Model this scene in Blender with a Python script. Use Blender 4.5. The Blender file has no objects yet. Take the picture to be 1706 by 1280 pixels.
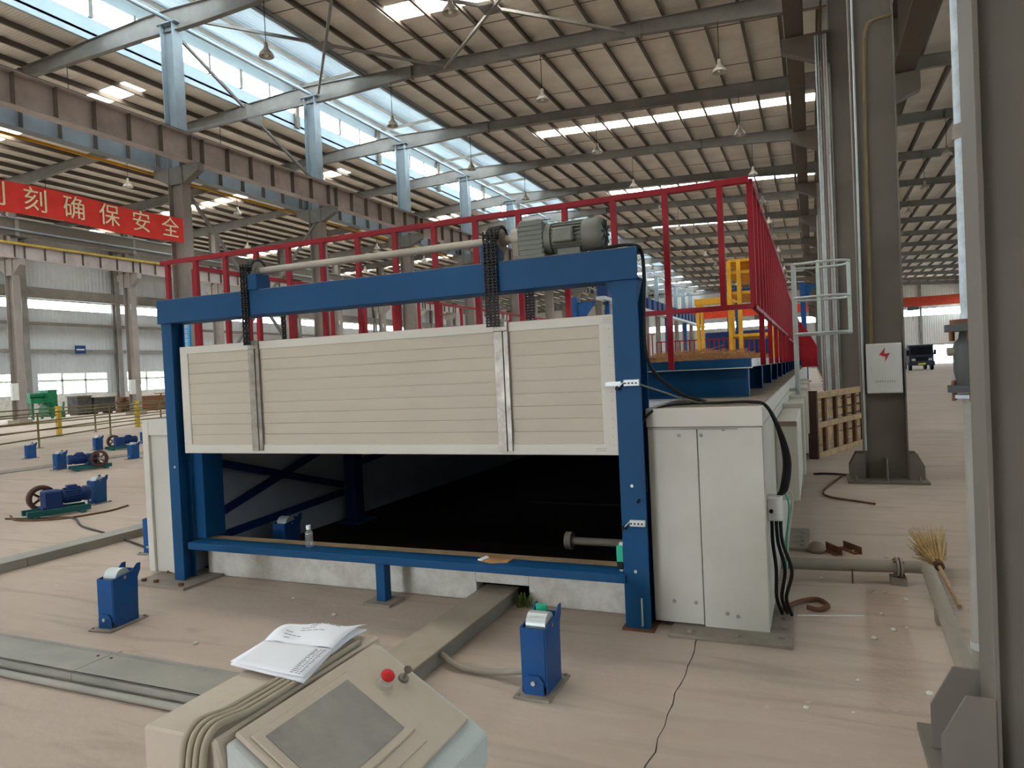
import bpy, math, random
from mathutils import Vector, Matrix
random.seed(7)
sc = bpy.context.scene
COL = sc.collection

# ------------------------------------------------------------------ camera, sky, exposure
F_PX = 1168.3
RIGHT, DOWN, FWD = (0.9178, 0.3945, -0.0460), (-0.0363, -0.0345, -0.9987), (-0.3955, 0.9182, -0.0173)
cam_d = bpy.data.cameras.new('camera')
cam_d.sensor_width = 36.0
cam_d.lens = F_PX / 1706 * 36
cam_d.clip_start, cam_d.clip_end = 0.05, 400
cam = bpy.data.objects.new('camera', cam_d)
COL.objects.link(cam)
fw = Vector(FWD).normalized(); rt = Vector(RIGHT); rt = (rt - fw * rt.dot(fw)).normalized(); up = rt.cross(fw)
m = Matrix((rt, up, -fw)).transposed().to_4x4()
m.translation = (0, 0, 1.6)
cam.matrix_world = m
sc.camera = cam

world = bpy.data.worlds.new('overcast_sky'); sc.world = world
world.use_nodes = True
bg = world.node_tree.nodes['Background']
bg.inputs['Color'].default_value = (0.88, 0.95, 1.07, 1)
bg.inputs['Strength'].default_value = 28.5

sc.view_settings.view_transform = 'Standard'
sc.view_settings.look = 'None'
sc.view_settings.exposure = 0.0
sc.view_settings.gamma = 1.0
sc.view_settings.use_curve_mapping = False
sc.cycles.max_bounces = 8
sc.cycles.diffuse_bounces = 5
sc.cycles.transparent_max_bounces = 12
sc.cycles.sample_clamp_indirect = 8

def portal(loc, sx, sy, direction):
    """light portal: marks an opening through which daylight enters (adds no light of its own)"""
    l = bpy.data.lights.new('daylight_portal', 'AREA'); l.shape = 'RECTANGLE'; l.size = sx; l.size_y = sy
    l.cycles.is_portal = True
    o = bpy.data.objects.new('daylight_portal', l); COL.objects.link(o)
    o.location = loc
    o.rotation_euler = Vector(direction).to_track_quat('-Z', 'Y').to_euler()
    return o

# ------------------------------------------------------------------ helpers
def lin(h):
    h = h.lstrip('#'); out = []
    for i in (0, 2, 4):
        c = int(h[i:i + 2], 16) / 255
        out.append(c / 12.92 if c <= 0.04045 else ((c + 0.055) / 1.055) ** 2.4)
    return out

MATS = {}
def mat(name, hexc, rough=0.6, metal=0.0, var=0.14, scale=2.0, dirt=None, dirt_amt=0.0, dirt_scale=1.2, bump=0.0, bump_scale=40):
    if name in MATS: return MATS[name]
    mt = bpy.data.materials.new(name); mt.use_nodes = True
    nt = mt.node_tree; N = nt.nodes; L = nt.links
    b = N['Principled BSDF']
    b.inputs['Specular IOR Level'].default_value = 0.18 if metal == 0 else 0.5
    b.inputs['Roughness'].default_value = rough; b.inputs['Metallic'].default_value = metal
    geo = N.new('ShaderNodeNewGeometry')
    nz = N.new('ShaderNodeTexNoise'); nz.inputs['Scale'].default_value = scale; nz.inputs['Detail'].default_value = 5
    L.new(geo.outputs['Position'], nz.inputs['Vector'])
    r = N.new('ShaderNodeValToRGB')
    c = lin(hexc)
    r.color_ramp.elements[0].position = 0.3; r.color_ramp.elements[1].position = 0.7
    r.color_ramp.elements[0].color = (*[max(0, x * (1 - var)) for x in c], 1)
    r.color_ramp.elements[1].color = (*[min(1, x * (1 + var)) for x in c], 1)
    L.new(nz.outputs['Fac'], r.inputs['Fac'])
    out = r.outputs['Color']
    if dirt:
        n2 = N.new('ShaderNodeTexNoise'); n2.inputs['Scale'].default_value = dirt_scale; n2.inputs['Detail'].default_value = 8
        n2.inputs['Roughness'].default_value = 0.7
        L.new(geo.outputs['Position'], n2.inputs['Vector'])
        r2 = N.new('ShaderNodeMapRange'); r2.inputs['From Min'].default_value = 0.42; r2.inputs['From Max'].default_value = 0.72
        r2.inputs['To Max'].default_value = dirt_amt
        L.new(n2.outputs['Fac'], r2.inputs['Value'])
        mx = N.new('ShaderNodeMixRGB'); mx.inputs['Color2'].default_value = (*lin(dirt), 1)
        L.new(r2.outputs['Result'], mx.inputs['Fac']); L.new(out, mx.inputs['Color1'])
        out = mx.outputs['Color']
    L.new(out, b.inputs['Base Color'])
    if bump:
        n3 = N.new('ShaderNodeTexNoise'); n3.inputs['Scale'].default_value = bump_scale; n3.inputs['Detail'].default_value = 4
        L.new(geo.outputs['Position'], n3.inputs['Vector'])
        bp = N.new('ShaderNodeBump'); bp.inputs['Strength'].default_value = bump; bp.inputs['Distance'].default_value = 0.02
        L.new(n3.outputs['Fac'], bp.inputs['Height']); L.new(bp.outputs['Normal'], b.inputs['Normal'])
    MATS[name] = mt
    return mt

def ribbed(name, hexc, axis, period, depth, rough=0.6, var=0.08, dirt=None, dirt_amt=0.3):
    """sheet with fine ribs (relief only) that vary along one world axis"""
    mt = mat(name, hexc, rough, 0, var, 0.8, dirt, dirt_amt, 0.6)
    nt = mt.node_tree; N = nt.nodes; L = nt.links
    geo = N.new('ShaderNodeNewGeometry'); w = N.new('ShaderNodeTexWave')
    w.wave_type = 'BANDS'; w.bands_direction = axis; w.inputs['Scale'].default_value = 0.314159 / period * 1.0
    w.inputs['Distortion'].default_value = 0.0
    L.new(geo.outputs['Position'], w.inputs['Vector'])
    bp = N.new('ShaderNodeBump'); bp.inputs['Strength'].default_value = 0.6; bp.inputs['Distance'].default_value = depth
    L.new(w.outputs['Fac'], bp.inputs['Height']); L.new(bp.outputs['Normal'], N['Principled BSDF'].inputs['Normal'])
    return mt

def pane_mat(name, tint, clear=0.9, diffuse=(0.8, 0.85, 0.9), gloss=0.05):
    mt = bpy.data.materials.new(name); mt.use_nodes = True
    nt = mt.node_tree; N = nt.nodes; L = nt.links
    N.remove(N['Principled BSDF']); out = N['Material Output']
    t = N.new('ShaderNodeBsdfTransparent'); t.inputs['Color'].default_value = (*tint, 1)
    d = N.new('ShaderNodeBsdfTranslucent'); d.inputs['Color'].default_value = (*diffuse, 1)
    g = N.new('ShaderNodeBsdfGlossy'); g.inputs['Roughness'].default_value = 0.15
    m1 = N.new('ShaderNodeMixShader'); m1.inputs['Fac'].default_value = clear
    L.new(d.outputs[0], m1.inputs[1]); L.new(t.outputs[0], m1.inputs[2])
    m2 = N.new('ShaderNodeMixShader'); m2.inputs['Fac'].default_value = gloss
    L.new(m1.outputs[0], m2.inputs[1]); L.new(g.outputs[0], m2.inputs[2])
    L.new(m2.outputs[0], out.inputs['Surface'])
    MATS[name] = mt
    return mt

class MB:
    """collects shapes in world (or local) coordinates and links them as one mesh object"""
    def __init__(s): s.V = []; s.F = []; s.sm = set()
    def add(s, V, F, smooth=False):
        o = len(s.V); s.V += [tuple(v) for v in V]
        for f in F:
            if smooth: s.sm.add(len(s.F))
            s.F.append(tuple(i + o for i in f))
        return s
    def box(s, x0, x1, y0, y1, z0, z1):
        V = [(x, y, z) for x in (x0, x1) for y in (y0, y1) for z in (z0, z1)]
        return s.add(V, [(0, 1, 3, 2), (4, 6, 7, 5), (0, 4, 5, 1), (2, 3, 7, 6), (0, 2, 6, 4), (1, 5, 7, 3)])
    def bar(s, p0, p1, w, h, upv=(0, 0, 1)):
        p0, p1 = Vector(p0), Vector(p1); d = (p1 - p0).normalized(); u = Vector(upv)
        if abs(d.dot(u)) > 0.98: u = Vector((0, 1, 0))
        sd = d.cross(u).normalized(); u = sd.cross(d).normalized()
        V = [p + sd * a * w / 2 + u * b * h / 2 for p in (p0, p1) for a in (-1, 1) for b in (-1, 1)]
        return s.add(V, [(0, 1, 3, 2), (4, 6, 7, 5), (0, 4, 5, 1), (2, 3, 7, 6), (0, 2, 6, 4), (1, 5, 7, 3)])
    def ring(s, c, ax, r, n, ph=0):
        ax = Vector(ax).normalized(); u = Vector((0, 0, 1)) if abs(ax.z) < 0.9 else Vector((1, 0, 0))
        a = ax.cross(u).normalized(); b = ax.cross(a)
        return [Vector(c) + (a * math.cos(2 * math.pi * i / n + ph) + b * math.sin(2 * math.pi * i / n + ph)) * r for i in range(n)]
    def cyl(s, p0, p1, r, n=12, r2=None):
        ax = Vector(p1) - Vector(p0); r2 = r if r2 is None else r2
        V = s.ring(p0, ax, r, n) + s.ring(p1, ax, r2, n)
        s.add(V, [(i, (i + 1) % n, n + (i + 1) % n, n + i) for i in range(n)], True)
        return s.add(V, [tuple(range(n))[::-1], tuple(range(n, 2 * n))])
    def tube(s, pts, r, n=8):
        pts = [Vector(p) for p in pts]; V = []; m = len(pts); pa = None
        for i, p in enumerate(pts):
            t = (pts[min(i + 1, m - 1)] - pts[max(i - 1, 0)]).normalized()
            if pa is None:
                u = Vector((0, 0, 1)) if abs(t.z) < 0.9 else Vector((1, 0, 0)); a = t.cross(u).normalized()
            else:
                a = (pa - t * pa.dot(t)).normalized()
            pa = a; b = t.cross(a)
            V += [p + (a * math.cos(2 * math.pi * k / n) + b * math.sin(2 * math.pi * k / n)) * r for k in range(n)]
        s.add(V, [(i * n + k, i * n + (k + 1) % n, (i + 1) * n + (k + 1) % n, (i + 1) * n + k) for i in range(m - 1) for k in range(n)], True)
        return s.add(V, [tuple(range(n))[::-1], tuple(range((m - 1) * n, m * n))])
    def lathe(s, prof, c, ax=(0, 0, 1), n=16):
        V = []; ax = Vector(ax).normalized()
        for r, h in prof: V += s.ring(Vector(c) + ax * h, ax, max(r, 1e-4), n)
        m = len(prof)
        s.add(V, [(i * n + k, i * n + (k + 1) % n, (i + 1) * n + (k + 1) % n, (i + 1) * n + k) for i in range(m - 1) for k in range(n)], True)
        return s
    def prism(s, poly, plane, a, b):
        k = {'xy': lambda p, t: (p[0], p[1], t), 'xz': lambda p, t: (p[0], t, p[1]), 'yz': lambda p, t: (t, p[0], p[1])}[plane]
        n = len(poly); V = [k(p, a) for p in poly] + [k(p, b) for p in poly]
        return s.add(V, [tuple(range(n))[::-1], tuple(range(n, 2 * n))] + [(i, (i + 1) % n, n + (i + 1) % n, n + i) for i in range(n)])
    def bolt(s, p, ax, r=0.014, h=0.014):
        p = Vector(p); ax = Vector(ax).normalized()
        return s.cyl(p, p + ax * h, r, 6)
    def build(s, name, mtl, parent=None, bevel=0, world=True):
        me = bpy.data.meshes.new(name)
        if parent is not None: org = Vector(WLOC.get(parent.name, (0, 0, 0))) if world else Vector((0, 0, 0))
        elif world:
            xs, ys, zs = zip(*s.V); org = Vector(((min(xs) + max(xs)) / 2, (min(ys) + max(ys)) / 2, min(zs)))
        else: org = Vector((0, 0, 0))
        me.from_pydata([Vector(v) - org for v in s.V], [], s.F)
        me.update()
        import bmesh
        bm = bmesh.new(); bm.from_mesh(me)
        bmesh.ops.recalc_face_normals(bm, faces=bm.faces); bm.to_mesh(me); bm.free()
        for i in s.sm: me.polygons[i].use_smooth = True
        me.materials.append(MATS[mtl] if isinstance(mtl, str) else mtl)
        o = bpy.data.objects.new(name, me); COL.objects.link(o)
        if parent is not None:
            o.parent = parent
            WLOC[o.name] = tuple(WLOC.get(parent.name, (0, 0, 0))) if world else (0, 0, 0)
        else:
            o.location = org; WLOC[o.name] = tuple(org)
        if bevel:
            md = o.modifiers.new('bevel', 'BEVEL'); md.width = bevel; md.segments = 1; md.limit_method = 'ANGLE'
        return o
WLOC = {}

def tag(o, label=None, cat=None, group=None, kind=None):
    if label: o['label'] = label
    if cat: o['category'] = cat
    if group: o['group'] = group
    if kind: o['kind'] = kind
    return o
def thing(name, label, cat, loc=(0, 0, 0), rz=0, group=None):
    o = bpy.data.objects.new(name, None); COL.objects.link(o); o.location = loc; o.rotation_euler = (0, 0, rz)
    o.empty_display_size = 0.2
    WLOC[o.name] = tuple(loc)
    return tag(o, label, cat, group)
KIDS = {}
def copy_tree(o, loc, rz=None, label=None, group=None, parent=None):
    c = o.copy(); COL.objects.link(c)
    if parent is not None: c.parent = parent
    else:
        c.location = loc; WLOC[c.name] = tuple(loc)
        if rz is not None: c.rotation_euler = (0, 0, rz)
        if label: c['label'] = label
        if group: c['group'] = group
    for ch in list(o.children): copy_tree(ch, None, parent=c)
    return c
def inst(o, loc, parent, name=None):
    """another piece sharing mesh data, child of parent, moved by loc"""
    c = o.copy(); COL.objects.link(c); c.parent = parent; c.location = loc
    return c

def text_mesh(body, size, name, mtl, parent, mtx, extrude=0.004, offset=0.0, align='CENTER'):
    cu = bpy.data.curves.new(name, 'FONT'); cu.body = body; cu.size = size; cu.extrude = extrude; cu.offset = offset
    cu.align_x = align; cu.align_y = 'CENTER'
    to = bpy.data.objects.new(name + '_tmp', cu); COL.objects.link(to)
    bpy.context.view_layer.update()
    me = bpy.data.meshes.new_from_object(to.evaluated_get(bpy.context.evaluated_depsgraph_get()))
    bpy.data.objects.remove(to); bpy.data.curves.remove(cu)
    me.transform(mtx); me.materials.clear(); me.materials.append(MATS[mtl])
    o = bpy.data.objects.new(name, me); COL.objects.link(o)
    if parent is not None:
        o.parent = parent
    return o

# ------------------------------------------------------------------ materials
mat('steel_grey', '#807c76', 0.6, 0, 0.12, 1.5, '#5a544c', 0.4)
mat('steel_blue_grey', '#8d979c', 0.55, 0, 0.1, 1.5, '#787672', 0.3)
mat('steel_dark', '#6a6055', 0.65, 0, 0.15, 1.2, '#453f38', 0.5)
mat('column_grey', '#736c63', 0.6, 0, 0.12, 1.2, '#6a625a', 0.5, 0.8)
mat('girder_beige', '#b5a8a2', 0.65, 0, 0.1, 0.8, '#6b6058', 0.4)
mat('column_mauve', '#8f8680', 0.65, 0, 0.1, 0.9, '#766c66', 0.4)
mat('tray_dusty', '#a39787', 0.8, 0, 0.1, 3, '#8d8272', 0.5, 4)
mat('kiln_blue', '#0b446e', 0.5, 0, 0.12, 2.0, '#1f4c6c', 0.3, 3)
mat('stand_blue', '#184a82', 0.45, 0, 0.15, 4, '#3a5068', 0.35, 6)
mat('deep_blue', '#1c3462', 0.5, 0, 0.15, 3)
mat('sky_blue', '#2f9bd0', 0.5)
mat('teal', '#1f5654', 0.5, 0, 0.2, 5)
mat('green', '#1d6a46', 0.5, 0, 0.2, 4)
mat('bright_green', '#2fae86', 0.4)
mat('rail_red', '#8e1520', 0.45, 0, 0.12, 3, '#8a2b30', 0.3, 4)
mat('orange_red', '#d9482a', 0.5)
mat('crane_red', '#b5402a', 0.55)
mat('yellow', '#dfa62a', 0.5, 0, 0.15, 3, '#a3752a', 0.4, 4)
mat('rail_yellow', '#bfa13a', 0.55, 0, 0.15, 3, '#8a7238', 0.5, 4)
mat('thin_rail', '#6f6240', 0.6, 0, 0.15, 3)
mat('kiln_white', '#c4c1b6', 0.5, 0, 0.05, 1.5, '#b6b0a2', 0.45, 2.2)
mat('door_white', '#bbb1a0', 0.5, 0, 0.04, 1.5, '#b5ab9b', 0.35, 1.6)
mat('trim_white', '#cbc6bb', 0.45, 0, 0.04, 1.5, '#c6bfb0', 0.3, 4)
mat('curb_white', '#dad6ca', 0.75, 0, 0.06, 2, '#a69b88', 0.7, 5, 0.3, 30)
mat('dust_brown', '#8d7f70', 0.9, 0, 0.15, 3, '#6f6255', 0.5, 4)
mat('bare_steel', '#a09a90', 0.42, 0.55, 0.2, 8, '#5a4a3a', 0.75, 9)
mat('pipe_dusty', '#93897b', 0.7, 0.1, 0.14, 6, '#7a6e60', 0.5, 6)
mat('shaft_steel', '#a39b8c', 0.5, 0.2, 0.12, 6)
mat('motor_grey', '#66695f', 0.55, 0.1, 0.12, 6, '#7f786a', 0.4, 8)
mat('black_rubber', '#1d1d1c', 0.55, 0, 0.2, 6)
mat('chain_black', '#262320', 0.5, 0.5, 0.3, 20)
mat('rust', '#6b4a35', 0.85, 0, 0.25, 12)
mat('tray_grey', '#8f8c83', 0.6, 0.15, 0.1, 3, '#a3998a', 0.5, 3)
mat('dusty_plate', '#8f8579', 0.8, 0.1, 0.12, 5, '#6d6256', 0.5, 7)
mat('console_dust', '#c6b9a8', 0.75, 0, 0.1, 6, '#a99d8c', 0.6, 6)
mat('console_paint', '#c3cbc8', 0.5, 0, 0.06, 4, '#a69b8b', 0.55, 3)
mat('screen_dust', '#8d8983', 0.55, 0, 0.12, 5, '#a59d92', 0.8, 7)
mat('cable_dusty', '#a39885', 0.8, 0, 0.15, 8)
mat('paper', '#f2f2f5', 0.8, 0, 0.02, 4)
mat('ink', '#77777f', 0.8)
mat('red_button', '#d32f33', 0.35)
mat('clear_shroud', '#cfc8bd', 0.3)
mat('wood', '#b29875', 0.8, 0, 0.2, 6, '#8a6f4e', 0.6, 8)
mat('wood_dark', '#6e4f38', 0.85, 0, 0.25, 8)
mat('wood_post', '#4d3a34', 0.85, 0, 0.2, 6)
mat('straw', '#a97c52', 0.9, 0, 0.35, 25)
mat('broom_straw', '#b69a68', 0.9, 0, 0.25, 25)
mat('cardboard', '#b08658', 0.85, 0, 0.1, 8)
mat('galvanised', '#b9bfbb', 0.4, 0.35, 0.1, 6)
mat('mint_white', '#cfe0d8', 0.5, 0, 0.06, 6, '#b3b8ae', 0.5, 8)
mat('pipe_white', '#c3cdd2', 0.5, 0, 0.08, 8, '#8d8d86', 0.6, 14)
mat('cabinet_white', '#cbcac4', 0.5, 0, 0.04, 4)
mat('bolt_red', '#a8303a', 0.6)
mat('yellow_pipe', '#7a6a48', 0.5, 0, 0.15, 5)
mat('valve_dark', '#40423f', 0.6, 0.1, 0.15, 8)
mat('banner_red', '#d23b32', 0.75, 0, 0.08, 3)
mat('banner_text', '#e3d6ae', 0.7)
mat('lamp_shade', '#b9b2a4', 0.35, 0.4, 0.1, 10)
mat('glass_bulb', '#e8e6dc', 0.2)
mat('truck_blue', '#2c3040', 0.4)
mat('truck_glass', '#15171c', 0.15)
mat('plate_yellow', '#c7c83a', 0.5)
mat('kiln_inner', '#a9aeb5', 0.7, 0, 0.1, 2)
mat('kiln_floor_shaded', '#2a2420', 0.9, 0, 0.2, 3)  # tunnel shade is put into this near-black floor colour
mat('scrap_dark', '#4b4744', 0.8, 0, 0.3, 3)
mat('leaf', '#6f8f4a', 0.7, 0, 0.3, 6)
mat('weed_green', '#5d6b32', 0.8)
mat('bark', '#5b4c3c', 0.9)
mat('outdoor_ground', '#b7b3a8', 0.9, 0, 0.1, 0.2)
ribbed('wall_sheet', '#bcbfc0', 'Y', 0.3, 0.04, 0.6, 0.05, '#a19d94', 0.4)
ribbed('wall_sheet_end', '#c2c0b8', 'X', 0.3, 0.04, 0.6, 0.05, '#b0aca2', 0.4)
ribbed('roof_blanket', '#e6dfd4', 'Y', 0.12, 0.02, 0.85, 0.12, '#d2c9ba', 0.5)
ribbed('monitor_blue', '#cfe0ea', 'X', 0.15, 0.03, 0.5, 0.05, '#b9cdd9', 0.4)
mt_ = MATS['monitor_blue']; N_ = mt_.node_tree.nodes; L_ = mt_.node_tree.links
tr_ = N_.new('ShaderNodeBsdfTranslucent'); tr_.inputs['Color'].default_value = (0.62, 0.74, 0.80, 1)
mx_ = N_.new('ShaderNodeMixShader'); mx_.inputs['Fac'].default_value = 0.055
L_.new(N_['Principled BSDF'].outputs[0], mx_.inputs[1]); L_.new(tr_.outputs[0], mx_.inputs[2]); L_.new(mx_.outputs[0], N_['Material Output'].inputs['Surface'])
mat('monitor_wall', '#9ba8ad', 0.5, 0, 0.05, 1)
pane_mat('window_glass', (0.93, 0.97, 0.95), 0.93)
pane_mat('skylight_sheet', (0.95, 0.93, 0.86), 0.6, (0.9, 0.86, 0.78))
pane_mat('bottle_plastic', (0.9, 0.92, 0.92), 0.75, (0.8, 0.82, 0.82), 0.15)

# concrete floor: dusty beige with large soft patches, sweep streaks and small pale crumbs
def floor_mat():
    mt = mat('concrete', '#b7a698', 0.85, 0, 0.09, 0.35, '#a59788', 0.5, 0.9, 0.15, 25)
    nt = mt.node_tree; N = nt.nodes; L = nt.links; b = N['Principled BSDF']
    src = b.inputs['Base Color'].links[0].from_socket
    geo = N.new('ShaderNodeNewGeometry')
    mp = N.new('ShaderNodeMapping'); mp.inputs['Scale'].default_value = (0.5, 3.0, 1)
    L.new(geo.outputs['Position'], mp.inputs['Vector'])
    n1 = N.new('ShaderNodeTexNoise'); n1.inputs['Scale'].default_value = 1.4; n1.inputs['Detail'].default_value = 6; n1.inputs['Distortion'].default_value = 1.2
    L.new(mp.outputs[0], n1.inputs['Vector'])
    mr = N.new('ShaderNodeMapRange'); mr.inputs['From Min'].default_value = 0.45; mr.inputs['From Max'].default_value = 0.75; mr.inputs['To Max'].default_value = 0.35
    L.new(n1.outputs['Fac'], mr.inputs['Value'])
    m1 = N.new('ShaderNodeMixRGB'); m1.inputs['Color2'].default_value = (*lin('#bdb2a4'), 1)
    L.new(mr.outputs[0], m1.inputs['Fac']); L.new(src, m1.inputs['Color1'])
    mrd = N.new('ShaderNodeMapRange'); mrd.inputs['From Min'].default_value = 0.47; mrd.inputs['From Max'].default_value = 0.32; mrd.inputs['To Max'].default_value = 0.32
    mpd = N.new('ShaderNodeMapping'); mpd.inputs['Scale'].default_value = (0.35, 2.6, 1); mpd.inputs['Location'].default_value = (3, 7, 0)
    L.new(geo.outputs['Position'], mpd.inputs['Vector'])
    nd = N.new('ShaderNodeTexNoise'); nd.inputs['Scale'].default_value = 1.6; nd.inputs['Detail'].default_value = 7; nd.inputs['Distortion'].default_value = 1.6
    L.new(mpd.outputs[0], nd.inputs['Vector']); L.new(nd.outputs['Fac'], mrd.inputs['Value'])
    m1b = N.new('ShaderNodeMixRGB'); m1b.inputs['Color2'].default_value = (*lin('#86796b'), 1)
    L.new(mrd.outputs[0], m1b.inputs['Fac']); L.new(m1.outputs[0], m1b.inputs['Color1']); m1 = m1b
    n2 = N.new('ShaderNodeTexNoise'); n2.inputs['Scale'].default_value = 9; n2.inputs['Detail'].default_value = 3
    L.new(geo.outputs['Position'], n2.inputs['Vector'])
    mr2 = N.new('ShaderNodeMapRange'); mr2.inputs['From Min'].default_value = 0.70; mr2.inputs['From Max'].default_value = 0.78; mr2.inputs['To Max'].default_value = 0.5
    L.new(n2.outputs['Fac'], mr2.inputs['Value'])
    m2 = N.new('ShaderNodeMixRGB'); m2.inputs['Color2'].default_value = (*lin('#cfc6ba'), 1)
    L.new(mr2.outputs[0], m2.inputs['Fac']); L.new(m1.outputs[0], m2.inputs['Color1'])
    L.new(m2.outputs[0], b.inputs['Base Color'])
floor_mat()

# ------------------------------------------------------------------ the hall
S = 7.0
def rowY(k): return 3.05 + S * k
Y0, Y1 = rowY(-3) - 0.5, rowY(17) + 0.2
XL, XR, XRIDGE = -50.0, 20.8, -19.4
XRC = 0.80           # column row beside the kiln
XLC = -18.9          # column row under the ridge
XAC = -39.1          # column row before the far wall
def deck(x): return 14.16 - 0.045 * abs(x - XRIDGE)

# floor: a base and two slabs parted by the open joint that runs past the kiln
fl = MB().box(XL - 0.3, XR + 0.3, Y0, Y1 + 0.3, -0.4, -0.03).build('floor', 'concrete'); tag(fl, kind='structure')
jy = [Y0, -4, 0, 1.2, 2.0] + [2.3 + 0.11 * q for q in range(17)] + [5, 10, 30, Y1 + 0.3]
random.seed(3)
jl = [(-0.668 + random.uniform(-0.012, 0.012) - 0.004, y) for y in jy]
jr = [(x + 0.0035 + random.uniform(0, 0.004), y) for x, y in jl]
MB().prism([(XL - 0.3, Y0)] + jl + [(XL - 0.3, Y1 + 0.3)], 'xy', -0.03, 0).build('floor_slab', 'concrete', fl)
MB().prism([(XR + 0.3, Y0)] + jr + [(XR + 0.3, Y1 + 0.3)], 'xy', -0.03, 0).build('floor_slab', 'concrete', fl)
tag(MB().box(-260, 220, -220, 300, -0.8, -0.41).build('ground', 'outdoor_ground'), kind='structure')

# roof sheets with skylight strips every second bay
SKY_Y = [(rowY(2 * j) + 3.0, rowY(2 * j) + 4.0) for j in range(-1, 8)]
XO0, XO1 = -22.7, -16.3     # ridge opening under the monitor
def slab_x(mb, xa, xb, ya, yb, t=0.09):
    mb.add([(xa, ya, deck(xa)), (xb, ya, deck(xb)), (xb, yb, deck(xb)), (xa, yb, deck(xa)),
            (xa, ya, deck(xa) + t), (xb, ya, deck(xb) + t), (xb, yb, deck(xb) + t), (xa, yb, deck(xa) + t)],
           [(0, 1, 2, 3), (7, 6, 5, 4), (0, 4, 5, 1), (1, 5, 6, 2), (2, 6, 7, 3), (3, 7, 4, 0)])
roof = MB()
edges = [Y0]
for a, b in SKY_Y: edges += [a, b]
edges.append(Y1 + 0.3)
for i in range(0, len(edges), 2):
    slab_x(roof, XO1, XR + 0.3, edges[i], edges[i + 1]); slab_x(roof, XL - 0.3, XO0, edges[i], edges[i + 1])
for a, b in SKY_Y:
    slab_x(roof, XO1, -12.9, a, b); slab_x(roof, -24.9, XO0, a, b)
    slab_x(roof, 0.5, XR + 0.3, a, b); slab_x(roof, XL - 0.3, -47.5, a, b)
ceiling = roof.build('ceiling', 'roof_blanket'); tag(ceiling, kind='structure')
for a, b in SKY_Y:
    for xa, xb in ((-12.9, 0.5), (-47.5, -24.9)):
        mb = MB(); slab_x(mb, xa, xb, a, b, 0.01); mb.build('skylight_sheet', 'skylight_sheet', ceiling)
    xm = -6.2; portal((xm, (a + b) / 2, deck(xm) + 0.05), 13.4, 1.0, (0, 0, -1))
    xm = -36; portal((xm, (a + b) / 2, deck(xm) + 0.05), 22, 1.0, (0, 0, -1))
# purlins (Z sections) hung below the sheets, one long object per line
def purlin(x):
    z = deck(x)
    mb = MB()
    mb.box(x - 0.012, x + 0.012, Y0, Y1, z - 0.2, z)
    mb.box(x - 0.012, x + 0.075, Y0, Y1, z - 0.215, z - 0.2)
    mb.box(x - 0.075, x + 0.012, Y0, Y1, z - 0.014, z)
    return mb
x = XO1 + 0.06
while x < XR:
    purlin(x).build('purlin', 'steel_dark', ceiling); x += 1.2
x = XO0 - 0.06
while x > XL:
    purlin(x).build('purlin', 'steel_dark', ceiling); x -= 1.2
# rope ties across the sheets
for k in range(0, 16):
    for dy in (1.75, 5.25):
        mb = MB(); yy = rowY(k) + dy
        mb.bar((XO1, yy, deck(XO1) - 0.08), (0.5, yy, deck(0.5) - 0.08), 0.02, 0.02)
        mb.build('tie_rod', 'steel_dark', ceiling)

# ridge monitor: curbs, glazing, light-blue roof
mon = MB()
zc = deck(XO0)
mon.box(XO0 - 0.08, XO0, Y0, Y1, zc - 0.22, zc + 0.58)
mon.box(XO1, XO1 + 0.08, Y0, Y1, zc - 0.22, zc + 0.30)
mon.box(XO0 - 0.08, XO0, Y0, Y1, zc + 1.40, zc + 1.95)
mon.box(XO1, XO1 + 0.08, Y0, Y1, zc + 1.40, zc + 1.95)
monitor = mon.build('trim_1', 'monitor_wall'); tag(monitor, kind='structure')
def mroof(x): return zc + 2.3 - 0.10 * abs(x - XRIDGE)
mb = MB()
for xa, xb in ((XO0 - 0.5, XRIDGE), (XRIDGE, XO1 + 0.5)):
    mb.add([(xa, Y0, mroof(xa)), (xb, Y0, mroof(xb)), (xb, Y1, mroof(xb)), (xa, Y1, mroof(xa)),
            (xa, Y0, mroof(xa) + 0.05), (xb, Y0, mroof(xb) + 0.05), (xb, Y1, mroof(xb) + 0.05), (xa, Y1, mroof(xa) + 0.05)],
           [(0, 1, 2, 3), (7, 6, 5, 4), (0, 4, 5, 1), (1, 5, 6, 2), (2, 6, 7, 3), (3, 7, 4, 0)])
mb.build('monitor_roof', 'monitor_blue', monitor)
for xx in (-22.2, -20.9, -19.4, -17.9, -16.7):
    MB().box(xx - 0.04, xx + 0.04, Y0, Y1, mroof(xx) - 0.16, mroof(xx)).build('monitor_purlin', 'steel_grey', monitor)
for k in range(-3, 17):
    for xx in (XO0 - 0.04, XO1 + 0.04):
        MB().box(xx - 0.01, xx + 0.01, rowY(k), rowY(k + 1), zc + 0.30, zc + 1.40).build('glass_pane', 'window_glass', monitor)
    for j in range(4):
        yy = rowY(k) + j * S / 4
        w = 0.10 if j % 2 else 0.16
        MB().box(XO0 + 0.0, XO0 + 0.09, yy - w / 2, yy + w / 2, zc + 0.58, zc + 1.42).build('mullion', 'steel_grey', monitor)
    yy = rowY(k) + S / 2
    MB().box(XO0 + 0.1, XO0 + 0.22, yy - 0.11, yy + 0.11, zc - 0.15, zc + 1.85).build('monitor_post', 'steel_dark', monitor)
    MB().bar((XO0 + 0.1, yy, zc + 1.78), (XO1, yy, zc + 1.86), 0.1, 0.14).build('monitor_beam', 'steel_grey', monitor)
MB().box(XO1 - 0.03, XO1, Y0, Y1, zc - 0.24, zc - 0.05).build('edge_flashing', 'monitor_blue', monitor)
YM, YL = (Y0 + Y1) / 2, Y1 - Y0
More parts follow.
